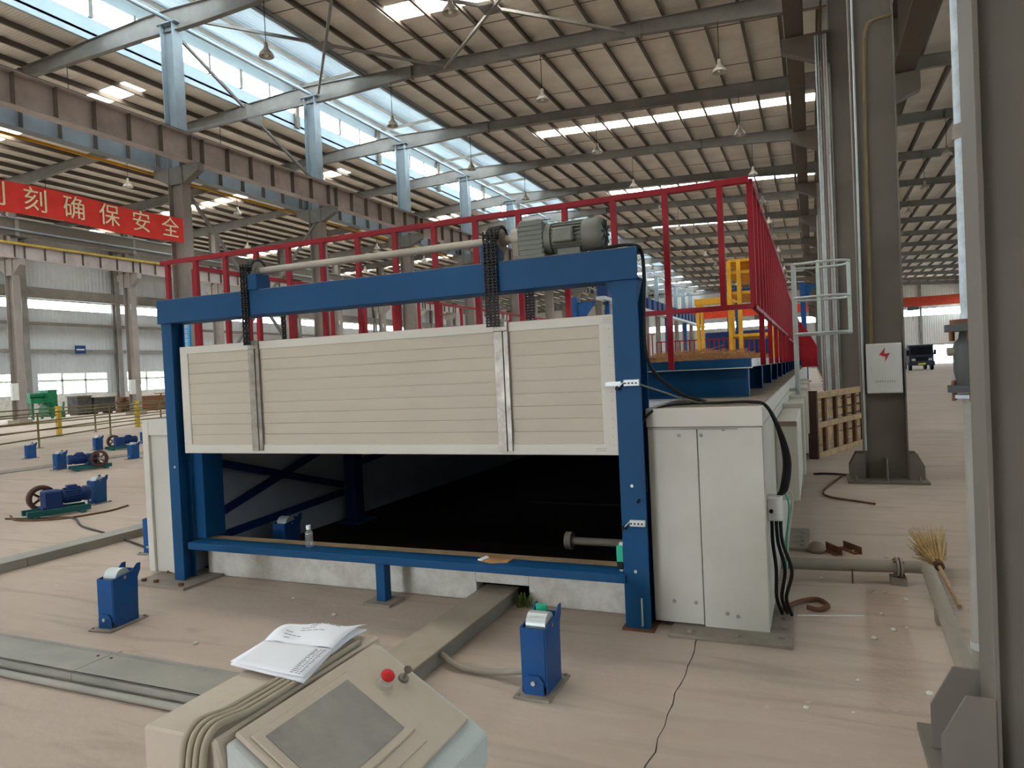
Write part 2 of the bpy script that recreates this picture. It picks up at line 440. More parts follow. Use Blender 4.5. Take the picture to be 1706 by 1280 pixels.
portal((XO0 - 0.2, YM, zc + 0.9), YL, 1.2, (1, 0, 0))
portal((XO1 + 0.2, YM, zc + 0.9), YL, 1.2, (-1, 0, 0))

# far-left wall: white parapet, windows between the wall columns, sheet wall, high strip window
wl = MB()
wl.box(XL - 0.25, XL, Y0, Y1, 0, 1.45)
wl.box(XL - 0.15, XL, Y0, Y1, 3.05, 7.6)
wl.box(XL - 0.15, XL, Y0, Y1, 8.2, deck(XL))
WIN = []
for k in range(-3, 17):
    ya, yb = rowY(k) + 1.0, rowY(k) + 6.35
    WIN.append((ya, yb)); wl.box(XL - 0.15, XL, yb, rowY(k + 1) + 1.0, 1.45, 3.05)
wl.box(XL - 0.15, XL, Y0, rowY(-3) + 1.0, 1.45, 3.05)
wall_left = wl.build('wall_left', 'wall_sheet'); tag(wall_left, kind='structure')
MB().box(XL, XL + 0.04, Y0, Y1, 0, 1.42).build('parapet_facing', 'curb_white', wall_left)
n = 0
for i, (ya, yb) in enumerate(WIN):
    n += 1
    w = MB()
    w.box(XL - 0.1, XL - 0.02, ya, ya + 0.06, 1.45, 3.05).box(XL - 0.1, XL - 0.02, yb - 0.06, yb, 1.45, 3.05)
    w.box(XL - 0.1, XL - 0.02, ya, yb, 1.45, 1.52).box(XL - 0.1, XL - 0.02, ya, yb, 2.98, 3.05)
    wo = w.build('window_%d' % n, 'cabinet_white'); tag(wo, kind='structure')
    L3 = (yb - ya) / 3
    for j in range(3):
        MB().box(XL - 0.065, XL - 0.055, ya + j * L3, ya + (j + 1) * L3, 1.5, 2.48).build('pane', 'window_glass', wo)
        MB().box(XL - 0.065, XL - 0.055, ya + j * L3, ya + (j + 1) * L3, 2.48, 3.0).build('pane', 'window_glass', wo)
        if j: MB().box(XL - 0.09, XL - 0.03, ya + j * L3 - 0.08, ya + j * L3 + 0.08, 1.5, 3.0).build('mullion', 'cabinet_white', wo)
        MB().box(XL - 0.085, XL - 0.035, ya + (j + .5) * L3 - 0.025, ya + (j + .5) * L3 + 0.025, 1.5, 2.46).build('sash', 'cabinet_white', wo)
    MB().box(XL - 0.09, XL - 0.03, ya, yb, 2.41, 2.54).build('transom', 'cabinet_white', wo)
    n += 1
    so = MB().box(XL - 0.1, XL - 0.02, rowY(i - 3) - 0.06, rowY(i - 3) + 0.06, 7.6, 8.2).build('window_%d' % n, 'cabinet_white'); tag(so, kind='structure')
    MB().box(XL - 0.065, XL - 0.055, rowY(i - 3), rowY(i - 2), 7.6, 8.2).build('pane', 'window_glass', so)
portal((XL - 0.3, YM, 7.9), YL, 0.6, (1, 0, 0))
portal((XL - 0.3, YM, 2.25), YL, 1.6, (1, 0, 0))
for z, r in ((6.5, 0.11), (4.57, 0.13)):
    for k in range(0, 17):
        MB().box(XL + 0.3, XL + 0.42, rowY(k) + 0.2, rowY(k + 1) - 0.2, z - r, z + r).build('girt', 'steel_grey', wall_left)
for k in range(0, 17):
    MB().box(XL + 0.32, XL + 0.6, rowY(k), rowY(k + 1), 8.25, 9.0).build('wall_girder', 'steel_grey', wall_left)

# end wall with gate, high strip window
we = MB()
GX0, GX1 = 15.4, 20.2
we.box(XL - 0.3, GX0, Y1, Y1 + 0.2, 0, 7.2).box(GX1, XR + 0.3, Y1, Y1 + 0.2, 0, 7.2).box(GX0, GX1, Y1, Y1 + 0.2, 2.7, 7.2)
we.box(XL - 0.3, XR + 0.3, Y1, Y1 + 0.2, 8.25, 15.0)
wf = we.build('wall_far', 'wall_sheet_end'); tag(wf, kind='structure')
n += 1
so = MB().box(XL - 0.3, XR + 0.3, Y1 + 0.02, Y1 + 0.1, 7.2, 7.28).build('window_%d' % n, 'cabinet_white'); tag(so, kind='structure')
for j in range(14):
    xa = XL + j * 5.06
    MB().box(xa, xa + 5.06, Y1 + 0.07, Y1 + 0.08, 7.2, 8.25).build('pane', 'window_glass', so)
    MB().box(xa - 0.06, xa + 0.06, Y1 + 0.02, Y1 + 0.12, 7.2, 8.25).build('mullion', 'steel_grey', so)
portal((-15, Y1 + 0.3, 7.7), 70, 1.05, (0, -1, 0))
dr = MB().box(GX0 - 0.1, GX0, Y1 - 0.05, Y1 + 0.25, 0, 2.6).box(GX1, GX1 + 0.1, Y1 - 0.05, Y1 + 0.25, 0, 2.6).box(GX0 - 0.1, GX1 + 0.1, Y1 - 0.05, Y1 + 0.25, 2.7, 2.85).build('door_1', 'steel_grey'); tag(dr, kind='structure')
for j in range(10):
    MB().box(-48 + j * 7, -47.7 + j * 7, Y1 - 0.3, Y1, 0, 12).build('end_post', 'steel_grey', wf)
wr = MB().box(XR, XR + 0.2, Y0, Y1, 0, 7.6).box(XR, XR + 0.2, Y0, Y1, 8.4, deck(XR)).build('wall_right', 'wall_sheet'); tag(wr, kind='structure')
MB().box(XR + 0.08, XR + 0.09, Y0, Y1, 7.6, 8.4).build('pane', 'window_glass', wr)
portal((XR + 0.3, YM, 8.0), YL, 0.8, (-1, 0, 0))
# added unseen gable behind the camera, its gate sized to limit frontal daylight
BG0, BG1, BGH = -12.0, -6.5, 4.2
wb = MB().box(XL - 0.3, BG0, Y0 - 0.2, Y0, 0, 15).box(BG1, XR + 0.3, Y0 - 0.2, Y0, 0, 15).box(BG0, BG1, Y0 - 0.2, Y0, BGH, 15).build('wall_back_added', 'wall_sheet_end'); tag(wb, kind='structure')
portal(((BG0 + BG1) / 2, Y0 - 0.3, BGH / 2), BG1 - BG0, BGH, (0, 1, 0))

# ------------------------------------------------------------------ steel frames
def h_column(name, label, cx, cy, z1, dx=0.5, fy=0.3, tw=0.014, tf=0.018, mtl='column_grey', group=None, base=True, detail=True):
    """H column: flanges face +-X, web in between"""
    if not detail:
        mb = MB().box(cx - dx / 2, cx - dx / 2 + tf, cy - fy / 2, cy + fy / 2, 0, z1).box(cx + dx / 2 - tf, cx + dx / 2, cy - fy / 2, cy + fy / 2, 0, z1)
        mb.box(cx - dx / 2, cx + dx / 2, cy - tw / 2, cy + tw / 2, 0, z1)
        mb.box(cx - dx / 2 - 0.15, cx + dx / 2 + 0.15, cy - 0.3, cy + 0.3, 0, 0.04)
        return tag(mb.build(name, mtl), label, 'column', group)
    t = thing(name, label, 'column', (cx, cy, 0), 0, group)
    for sx in (-1, 1):
        xa = cx + sx * dx / 2
        MB().box(min(xa, xa - sx * tf), max(xa, xa - sx * tf), cy - fy / 2, cy + fy / 2, 0, z1).build('flange', mtl, t, 0.002)
    MB().box(cx - dx / 2 + tf, cx + dx / 2 - tf, cy - tw / 2, cy + tw / 2, 0, z1).build('web', mtl, t)
    if base:
        MB().box(cx - dx / 2 - 0.2, cx + dx / 2 + 0.2, cy - 0.33, cy + 0.33, 0, 0.03).build('base_plate', mtl, t, 0.003)
        for sx in (-1, 1):
            for sy in (-1, 1):
                xa = cx + sx * (dx / 2); xb = xa + sx * 0.17
                MB().prism([(xa, 0.03), (xb, 0.03), (xb, 0.20), (xb - sx * 0.08, 0.36), (xa, 0.36)], 'xz', cy + sy * 0.13 - 0.008, cy + sy * 0.13 + 0.008).build('gusset', mtl, t)
        for sy in (-1, 1):
            ya = cy + sy * 0.01; yb = cy + sy * 0.30
            MB().prism([(ya, 0.03), (yb, 0.03), (yb, 0.12), (yb - sy * 0.08, 0.30), (ya, 0.30)], 'yz', cx - 0.008, cx + 0.008).build('gusset', mtl, t)
        for sx in (-1, 1):
            for sy in (-1, 1):
                mb = MB(); p = (cx + sx * (dx / 2 + 0.1), cy + sy * 0.24, 0.03)
                mb.bolt(p, (0, 0, 1), 0.028, 0.022); mb.cyl(p, (p[0], p[1], 0.09), 0.013, 8); mb.build('anchor_bolt', 'bare_steel', t)
    return t

ztop_r = deck(XRC) - 0.75
col_labels = {0: 'dark grey steel column with a white downpipe and valve at its side',
              1: 'dark grey steel column carrying the white electrical box',
              2: 'dark grey steel column behind the wooden crate with bundles of conduits'}
cols = {}
for k in range(-2, 18):
    cols[k] = h_column('steel_column', col_labels.get(k, 'dark grey steel column in the row running past the kiln ladder'), XRC, rowY(k), ztop_r, 0.5, 0.25,
             group='columns beside the kiln', detail=k in (0, 1, 2))
for k in range(1, 18):
    # under the ridge: heavy lower shaft to the crane corbel, slimmer light shaft above
    t = thing('ridge_column', 'grey steel column under the roof ridge with a crane corbel', 'column', (XLC, rowY(k), 0), 0, 'columns under the roof ridge')
    cx, cy = XLC, rowY(k)
    for sx in (-1, 1):
        MB().box(cx + sx * 0.3 - 0.012, cx + sx * 0.3 + 0.012, cy - 0.17, cy + 0.17, 0, 8.75).build('lower_flange', 'column_mauve', t)
    MB().box(cx - 0.3, cx + 0.3, cy - 0.01, cy + 0.01, 0, 8.75).build('lower_web', 'column_mauve', t)
    for sx in (-1, 1):
        MB().box(cx + sx * 0.26 - 0.012, cx + sx * 0.26 + 0.012, cy - 0.2, cy + 0.2, 8.75, deck(XLC) - 0.72).build('upper_flange', 'steel_blue_grey', t)
    MB().box(cx - 0.26, cx + 0.26, cy - 0.01, cy + 0.01, 8.75, deck(XLC) - 0.72).build('upper_web', 'steel_blue_grey', t)
    MB().prism([(cx - 0.98, 8.80), (cx + 0.98, 8.80), (cx + 0.98, 8.55), (cx + 0.3, 8.22), (cx - 0.3, 8.22), (cx - 0.98, 8.55)], 'xz', cy - 0.13, cy + 0.13).build('corbel', 'steel_grey', t)
    MB().box(cx - 0.5, cx + 0.5, cy - 0.3, cy + 0.3, 0, 0.05).build('base_plate', 'girder_beige', t)
    MB().box(cx - 0.42, cx + 0.42, cy - 0.22, cy + 0.22, deck(XLC) - 0.72, deck(XLC) - 0.68).build('cap_plate', 'steel_blue_grey', t)
for k in range(1, 18):
    t = thing('aisle_column', 'light grey steel column with a corbel in the row before the far windows', 'column', (XAC, rowY(k), 0), 0, 'columns before the far window wall')
    cx, cy = XAC, rowY(k)
    for sx in (-1, 1):
        MB().box(cx + sx * 0.3 - 0.015, cx + sx * 0.3 + 0.015, cy - 0.2, cy + 0.2, 0, deck(cx) - 0.7).build('flange', 'column_mauve', t)
    MB().box(cx - 0.3, cx + 0.3, cy - 0.012, cy + 0.012, 0, deck(cx) - 0.7).build('web', 'column_mauve', t)
    MB().prism([(cx - 0.9, 8.8), (cx + 0.9, 8.8), (cx + 0.9, 8.45), (cx + 0.3, 7.95), (cx - 0.3, 7.95), (cx - 0.9, 8.45)], 'xz', cy - 0.15, cy + 0.15).build('corbel', 'column_mauve', t)
    MB().box(cx + 0.02, cx + 0.28, cy - 0.03, cy - 0.01, 6.6, 6.95).build('number_plate', 'cabinet_white', t)
    MB().box(cx - 0.5, cx + 0.5, cy - 0.35, cy + 0.35, 0, 0.25).build('plinth', 'dust_brown', t)
    tag(MB().box(XL + 0.3, XL + 0.32, cy - 0.2, cy + 0.2, 0, deck(XL) - 0.6).box(XL + 0.68, XL + 0.7, cy - 0.2, cy + 0.2, 0, deck(XL) - 0.6).box(XL + 0.32, XL + 0.68, cy - 0.01, cy + 0.01, 0, deck(XL) - 0.6).build('wall_column', 'steel_grey'),
        'slim dark grey column standing against the far window wall', 'column', 'columns against the far window wall')

# rafters: one per frame, haunched at the columns
def rafter_pts():
    top = []; bot = []
    for x, d in [(XL, .55), (XL + 5, .42), (XAC - 4, .42), (XAC, .62), (XAC + 5, .44), (-31, .44), (-26.5, .42), (XLC - 1.2, .68), (XLC, .72), (XLC + 1.2, .68), (-14.0, .42), (-10, .42), (-5, .44), (XRC - 0.6, .62), (XRC + 0.6, .62), (6, .42), (14, .42), (XR, .55)]:
        z = deck(x) - 0.215; top.append((x, z)); bot.append((x, z - d))
    return top, bot
top, bot = rafter_pts()
rp = None
for k in range(-3, 18):
    if rp is None:
        rp = thing('roof_beam', 'grey steel roof beam spanning the hall under the purlins', 'beam', (0, rowY(k), 0), 0, 'roof beams across the hall')
        for i in range(len(top) - 1):
            (xa, za), (xb, zb) = top[i], top[i + 1]; (_, wa), (_, wb) = bot[i], bot[i + 1]
        MB().prism(top + bot[::-1], 'xz', rowY(k) - 0.006, rowY(k) + 0.006).build('web', 'steel_grey', rp)
        def strip(pts, t, w):
            mb = MB()
            for (xa, za), (xb, zb) in zip(pts, pts[1:]):
                mb.prism([(xa, za), (xb, zb), (xb, zb + t), (xa, za + t)], 'xz', rowY(k) - w, rowY(k) + w)
            return mb
        strip(top, -0.014, 0.1).build('top_flange', 'steel_grey', rp)
        strip(bot, 0.014, 0.1).build('bottom_flange', 'steel_grey', rp)
        for xs in (-26.5, -14.0, -5.0, 6.0, -31):
            z = deck(xs) - 0.215
            MB().box(xs - 0.02, xs + 0.02, rowY(k) - 0.11, rowY(k) + 0.11, z - 0.5, z + 0.02).build('splice_plate', 'steel_grey', rp)
    else:
        copy_tree(rp, (0, rowY(k), 0))
# strut pipe along the ridge column heads
for k in range(0, 17):
    tag(MB().cyl((XLC + 0.0, rowY(k), 13.58), (XLC + 0.0, rowY(k + 1), 13.58), 0.07, 10).build('strut_pipe', 'steel_blue_grey'), 'long grey strut pipe running between the ridge column heads', 'pipe', 'strut pipes along the ridge')

# crane runway girders
def girder(name, label, cx, k, z0, z1, w, mtl, group, side, detail=True):
    ya, yb = rowY(k) + 0.01, rowY(k + 1) - 0.01
    t = thing(name, label, 'girder', (cx, ya, z0), 0, group)
    MB().box(cx - w / 2, cx + w / 2, ya, yb, z1 - 0.02, z1).build('top_flange', mtl, t)
    MB().box(cx - w * 0.42, cx + w * 0.42, ya, yb, z0, z0 + 0.02).build('bottom_flange', mtl, t)
    MB().box(cx - 0.008, cx + 0.008, ya, yb, z0 + 0.02, z1 - 0.02).build('web', mtl, t)
    MB().box(cx - 0.05, cx + 0.05, ya, yb, z1, z1 + 0.1).build('crane_rail', 'steel_dark', t)
    if detail:
        for j in range(7):
            yy = ya + 0.25 + j * (S - 0.5) / 6
            MB().box(cx - w * 0.4, cx + w * 0.4, yy - 0.008, yy + 0.008, z0 + 0.02, z1 - 0.02).build('stiffener', 'steel_dark', t)
    return t
def girder_row(name, label, cx, z0, z1, w, mtl, group, ks, detail=True, special={}):
    t = girder(name, label, cx, ks[0], z0, z1, w, mtl, group, 1, detail)
    for k in ks[1:]: copy_tree(t, (cx, rowY(k) + 0.01, z0), label=special.get(k))
girder_row('crane_girder', 'beige crane runway girder with stiffeners on the kiln side of the ridge columns', XLC + 0.72, 8.80, 9.66, 0.42, 'girder_beige', 'girders on the kiln side of the ridge columns', list(range(0, 17)), True,
           {1: 'beige crane runway girder with stiffeners right above the red safety banner', 2: 'beige crane runway girder between the two ridge columns joined by crossed braces'})
girder_row('crane_girder', 'blue grey crane runway girder with stiffeners on the window side of the ridge columns', XLC - 0.72, 8.80, 9.66, 0.42, 'steel_blue_grey', 'girders on the window side of the ridge columns', list(range(0, 17)))
girder_row('crane_girder', 'pale crane runway girder on the aisle columns before the windows', XAC + 0.65, 8.80, 9.5, 0.4, 'girder_beige', 'girders on the aisle columns', list(range(0, 17)))
girder_row('crane_girder', 'dark crane runway girder along the columns beside the kiln', XRC - 0.95, 8.72, 9.6, 0.42, 'steel_dark', 'girders beside the kiln', list(range(-1, 17)))
girder_row('crane_girder', 'dark crane runway girder facing the truck side of the kiln columns', XRC + 1.15, 7.5, 8.6, 0.5, 'steel_dark', 'girders on the truck side', list(range(-1, 17)))
for k in range(0, 18):   # corbels of the column row beside the kiln
    z = 8.72
    MB().prism([(XRC - 0.25, z - 0.02), (XRC - 1.2, z - 0.02), (XRC - 1.2, z - 0.3), (XRC - 0.25, z - 0.75)], 'xz', rowY(k) - 0.13, rowY(k) + 0.13).build('corbel', 'steel_dark', cols[k])
    MB().prism([(XRC + 0.25, 7.48), (XRC + 1.45, 7.48), (XRC + 1.45, 7.1), (XRC + 0.25, 6.6)], 'xz', rowY(k) - 0.13, rowY(k) + 0.13).build('corbel', 'steel_dark', cols[k])
tag(MB().box(XLC - 1.0, XLC - 0.96, rowY(0), Y1 - 1, 8.66, 8.74).build('conductor_rail', 'yellow'), 'yellow conductor rail under the blue grey runway girder', 'rail')
tag(MB().box(XAC + 0.9, XAC + 0.96, rowY(1), Y1 - 1, 9.5, 9.6).build('conductor_rail', 'rail_yellow'), 'pale yellow conductor rail on the aisle girder before the windows', 'rail')
tag(MB().box(XRC - 0.42, XRC - 0.38, rowY(0), Y1 - 1, 8.9, 9.0).build('conductor_rail', 'yellow_pipe'), 'ochre conductor rail along the dark girder beside the kiln', 'rail')

bg_ = thing('box_girder', 'long dark grey box girder running above the pale aisle runway girder', 'girder', (XAC + .5, 40, 10))
for k in range(0, 12):
    MB().box(XAC + .32, XAC + .62, rowY(k) + .02, rowY(k + 1) - .02, 10.0, 10.9).build('girder_segment', 'steel_dark', bg_)
    MB().box(XAC + .32, XAC + .70, rowY(k) + .02, rowY(k + 1) - .02, 10.9, 10.95).build('top_plate', 'steel_blue_grey', bg_)
    MB().box(XAC + .62, XAC + .64, rowY(k) - .1, rowY(k) + .1, 10.0, 10.9).build('splice_plate', 'steel_grey', bg_)
MB().cyl((XAC + .72, rowY(0), 10.3), (XAC + .72, rowY(12), 10.3), .06, 8).build('service_pipe', 'steel_blue_grey', bg_)
# bracing
def brace(label, pts, r=0.035, group=None, mtl='steel_grey', gus=None):
    t = thing('cross_brace', label, 'brace', pts[0][0], 0, group)
    for a, b in pts:
        MB().bar(a, b, 0.09, 0.09).build('diagonal', mtl, t)
    if gus: MB().box(*gus).build('gusset_plate', mtl, t)
x0 = XLC
zr = 13.35
brace('crossed angle brace between ridge columns above the crane girder', [((x0, rowY(2) + 0.2, 13.2), (x0, rowY(3) - 0.2, 10.0)), ((x0 + 0.09, rowY(2) + 0.2, 10.0), (x0 + 0.09, rowY(3) - 0.2, 13.2))], gus=(x0 - 0.02, x0 + 0.11, rowY(2) + 3.1, rowY(2) + 3.9, 11.3, 11.9))
brace('crossed angle brace between ridge columns below the crane girder', [((x0, rowY(2) + 0.2, 8.2), (x0, rowY(3) - 0.2, 1.0)), ((x0 + 0.09, rowY(2) + 0.2, 1.0), (x0 + 0.09, rowY(3) - 0.2, 8.2))], gus=(x0 - 0.02, x0 + 0.11, rowY(2) + 3.1, rowY(2) + 3.9, 4.3, 4.9))
def rz(x): return deck(x) - 0.52
for xa, xb, lab in ((-18.4, -12.5, 'crossed roof brace beside the ridge monitor'), (-12.5, -5.5, 'crossed roof brace under the nearest skylight strip')):
    brace(lab, [((xa, rowY(2) + .16, rz(xa)), (xb, rowY(3) - .16, rz(xb))), ((xa, rowY(3) - .16, rz(xa) - .1), (xb, rowY(2) + .16, rz(xb) - .1))],
          gus=((xa + xb) / 2 - .3, (xa + xb) / 2 + .3, rowY(2) + 3.2, rowY(2) + 3.8, rz((xa + xb) / 2) - 0.07, rz((xa + xb) / 2) - 0.03))

# pendant lamps
def lamp():
    t = thing('pendant_lamp', 'bell shaped metal pendant lamp under the roof of the kiln bay', 'lamp', (0, 0, 0), 0, 'pendant lamps of the kiln bay')
    MB().lathe([(0.03, 0.36), (0.06, 0.33), (0.065, 0.2), (0.1, 0.14), (0.2, 0.02), (0.235, -0.08), (0.225, -0.08), (0.19, 0.02), (0.09, 0.12), (0.03, 0.15)], (0, 0, 0), n=14).build('lamp_shade', 'lamp_shade', t, world=False)
    MB().lathe([(0.001, -0.1), (0.05, -0.08), (0.065, -0.02), (0.03, 0.08), (0.03, 0.16)], (0, 0, 0), n=10).build('bulb', 'glass_bulb', t, world=False)
    MB().cyl((0, 0, 0.33), (0, 0, 1.62), 0.012, 6).build('cord', 'black_rubber', t, world=False)
    return t
lp = lamp(); first = True
for k in range(1, 15):
    for x in ((-15.0, -8.65, -2.48, -24.0, -30.0, -36.0, 6.0) if k < 9 else (-15.0, -8.65, -2.48, 6.0)):
        z = deck(x) - 0.64 - 1.62 - (0.06 if x in (-15.0, -24.0) else 0)
        if first: lp.location = (x, rowY(k), z); first = False
        else:
            copy_tree(lp, (x, rowY(k), z), label='bell shaped metal pendant lamp under the roof of the ' + ('window bay' if x < -19 else 'truck bay' if x > 0 else 'kiln bay'), group='pendant lamps of the ' + ('window bay' if x < -19 else 'truck bay' if x > 0 else 'kiln bay'))

# ------------------------------------------------------------------ the kiln
KE = 36.0                      # far end
# ---- right-hand side chamber along the kiln
kr = thing('tunnel_kiln', 'long white panelled tunnel kiln with dark interior behind the blue gate', 'kiln', (-3.0, 4.28, 0))
MB().box(-0.95, -0.300, 4.30, KE, 0.02, 1.22).build('core', 'kiln_white', kr)
MB().box(-0.95, -0.655, 4.27, 4.30, 0.03, 1.215).build('front_panel', 'kiln_white', kr, 0.003)
MB().box(-0.650, -0.285, 4.27, 4.30, 0.005, 1.215).build('front_panel', 'kiln_white', kr, 0.003)
MB().box(-0.955, -0.28, 4.262, 4.34, 1.222, 1.336).build('cap_front', 'trim_white', kr, 0.003)
MB().box(-0.95, -0.285, 4.34, KE, 1.222, 1.330).build('cap', 'trim_white', kr, 0.003)
MB().box(-0.94, -0.295, 4.30, KE, 1.330, 1.338).build('dust_layer', 'dust_brown', kr)
for i in range(27):
    ya = 4.34 + i * 1.18
    MB().box(-0.302, -0.285, ya + 0.004, ya + 1.172, 0.02, 1.218).build('side_panel', 'kiln_white', kr)
mb = MB().box(-0.94, -0.42, 4.262, 4.27, 1.205, 1.219); mb.build('joint_strip', 'tray_grey', kr)
for px_, pz in ((-0.76, 1.17), (-0.63, 1.17), (-0.5, 1.205), (-0.83, 0.16), (-0.70, 0.16), (-0.52, 0.11), (-0.46, 0.10)):
    MB().bolt((px_, 4.27, pz), (0, -1, 0), 0.012, 0.006).build('screw', 'tray_grey', kr)
t = thing('foot_plate', 'thick dusty steel foot plate under the kiln side chamber corner', 'plate', (-0.5, 4.45, 0))
MB().box(-0.84, -0.16, 4.10, 4.80, 0, 0.022).build('plate', 'dusty_plate', t, 0.003)
for p in ((-0.72, 4.16), (-0.45, 4.16), (-0.22, 4.2), (-0.21, 4.36), (-0.21, 4.52), (-0.21, 4.68)):
    MB().bolt((p[0], p[1], 0.022), (0, 0, 1), 0.02, 0.015).build('bolt', 'dusty_plate', t)
t = thing('foot_plate', 'smaller steel foot plate behind the side duct of the kiln', 'plate', (-0.18, 6.6, 0))
MB().box(-0.29, -0.08, 6.25, 7.0, 0, 0.025).build('plate', 'dusty_plate', t, 0.003)
for yy in (6.35, 6.5, 6.65, 6.8): MB().bolt((-0.14, yy, 0.025), (0, 0, 1), 0.02, 0.015).build('bolt', 'dusty_plate', t)
# side duct hung on the chamber
t = thing('side_duct', 'pale green grey duct casing hung on the kiln side', 'duct', (-0.2, 5.6, 0.55))
MB().box(-0.284, -0.125, 5.6, 7.1, 0.545, 1.137).build('casing', 'kiln_white', t, 0.006)
MB().box(-0.284, -0.10, 7.12, 7.4, 0.50, 1.18).build('flange', 'trim_white', t, 0.004)
MB().box(-0.28, -0.13, 5.59, 5.6, 1.10, 1.137).build('lip', 'dust_brown', t)
for i in range(4):
    ya = 7.6 + i * 2.4
    d = thing('side_duct', 'white duct casing further along the kiln behind the ladder', 'duct', (-0.2, ya, 0.5), 0, 'ducts behind the ladder')
    MB().box(-0.284, -0.12, ya, ya + 1.5, 0.5, 1.12).build('casing', 'kiln_white', d, 0.006)
    MB().box(-0.284, -0.09, ya + 1.5, ya + 1.6, 0.46, 1.16).build('flange', 'trim_white', d, 0.004)
# junction box and cables
t = thing('junction_box', 'small white junction box with cable glands on the kiln side', 'box', (-0.24, 4.5, 0.64))
MB().box(-0.284, -0.20, 4.42, 4.56, 0.64, 0.78).build('case', 'cabinet_white', t, 0.006)
MB().cyl((-0.262, 4.42, 0.70), (-0.262, 4.41, 0.70), 0.012, 10).build('lock', 'black_rubber', t)
for i, xx in enumerate((-0.265, -0.24, -0.215)):
    MB().cyl((xx, 4.49, 0.61), (xx, 4.49, 0.64), 0.011, 8).build('gland', 'black_rubber', t)
def curve(pts, n=10):
    """Catmull-Rom through points"""
    P = [Vector(p) for p in pts]; P = [P[0] * 2 - P[1]] + P + [P[-1] * 2 - P[-2]]; out = []
    for i in range(1, len(P) - 2):
        for j in range(n):
            u = j / n; a, b, c, d = P[i - 1:i + 3]
            out.append(0.5 * ((2 * b) + (c - a) * u + (2 * a - 5 * b + 4 * c - d) * u * u + (3 * b - a - 3 * c + d) * u ** 3))
    out.append(P[-2]); return out
def cable(label, pts, r, mtl='black_rubber', n=10, name='cable', group=None):
    return tag(MB().tube(curve(pts, n), r, 7).build(name, mtl), label, 'cable', group)
random.seed(5)
for i, (lab) in enumerate(('thick black cable arching from the chamber top over the junction box', 'second black cable of the bundle over the junction box', 'third black cable of the bundle over the junction box')):
    o = i * 0.016
    cable(lab, [(-0.93 + o, 4.30, 1.32), (-0.80, 4.42 + o, 1.352 + o * .3), (-0.55, 4.45 + o, 1.352), (-0.36, 4.47 + o, 1.352), (-0.27, 4.5 + o, 1.32), (-0.21 + o * .5, 4.55, 1.16), (-0.185 + o, 4.58, 0.98), (-0.205 + o, 4.55, 0.82), (-0.225 + o * .4, 4.51, 0.78)], 0.0095)
for i, (dx, dy) in enumerate(((0, 0), (0.03, 0.02), (0.055, -0.01))):
    cable('black cable dropping from the junction box to the floor', [(-0.265 + i * .024, 4.49, 0.615), (-0.262 + dx, 4.46, 0.5), (-0.25 + dx * 1.6, 4.48 + dy, 0.33), (-0.255 + dx, 4.5, 0.16), (-0.23 + dx, 4.56 + dy, 0.04)], 0.011, group='cables below the junction box')
cable('black cable end curled on the floor by the foot plate', [(-0.23, 4.6, 0.05), (-0.19, 4.75, 0.035), (-0.10, 4.92, 0.02), (-0.02, 4.95, 0.02), (0.03, 4.84, 0.02), (-0.02, 4.76, 0.02), (-0.09, 4.74, 0.035)], 0.016, 'rust')
cable('thin green wire hanging beside the junction box', [(-0.2, 4.6, 0.80), (-0.17, 4.62, 0.7), (-0.19, 4.64, 0.5), (-0.2, 4.62, 0.3)], 0.005, 'bright_green')
cable('thin white wire hanging beside the junction box', [(-0.2, 4.66, 0.82), (-0.15, 4.68, 0.74), (-0.18, 4.7, 0.5), (-0.22, 4.68, 0.12)], 0.006, 'cabinet_white')
cable('black cable looping from the post clamp to the chamber top', [(-1.0, 4.14, 0.78), (-0.955, 4.2, 0.86), (-0.965, 4.18, 1.0), (-0.985, 4.17, 1.14), (-0.95, 4.22, 1.28), (-0.86, 4.32, 1.345), (-0.70, 4.42, 1.353)], 0.008)
cable('black motor cable running down from the gate beam to the chamber', [(-1.22, 4.22, 2.33), (-1.12, 4.2, 2.335), (-1.0, 4.2, 2.335), (-0.93, 4.2, 2.30), (-0.915, 4.2, 2.15), (-0.925, 4.2, 1.95), (-0.925, 4.2, 1.70), (-0.88, 4.24, 1.55), (-0.75, 4.34, 1.42), (-0.62, 4.46, 1.36)], 0.011)
cable('thin grey cable from the upper post clamp to the chamber top', [(-0.98, 4.13, 1.50), (-0.85, 4.25, 1.44), (-0.7, 4.4, 1.37), (-0.58, 4.47, 1.355)], 0.006, 'motor_grey')

# ---- kiln body: left chamber, inner walls, roof, front curb
kl = kr
MB().box(-5.31, -5.24, 4.26, 5.3, 0.03, 1.33).build('corner_post', 'trim_white', kl, 0.004)
MB().box(-5.24, -4.9, 4.26, 4.34, 1.20, 1.33).build('top_rail', 'trim_white', kl, 0.004)
MB().box(-5.24, -5.05, 4.285, 4.34, 0.03, 1.20).build('recessed_panel', 'kiln_white', kl)
MB().box(-5.05, -4.9, 4.27, 4.34, 0.03, 1.20).build('recessed_panel', 'kiln_white', kl)
MB().box(-5.30, -5.02, 4.34, KE, 0.03, 1.33).build('core', 'kiln_white', kl)
t = thing('foot_plate', 'rusty bolted foot plate under the far gate post', 'plate', (-4.9, 4.2, 0))
MB().box(-5.2, -4.6, 3.98, 4.42, 0, 0.02).build('plate', 'dusty_plate', t)
for p in ((-5.12, 4.05), (-4.98, 4.05), (-4.68, 4.03), (-5.12, 4.3)): MB().bolt((p[0], p[1], 0.02), (0, 0, 1), 0.022, 0.02).build('bolt', 'rust', t)

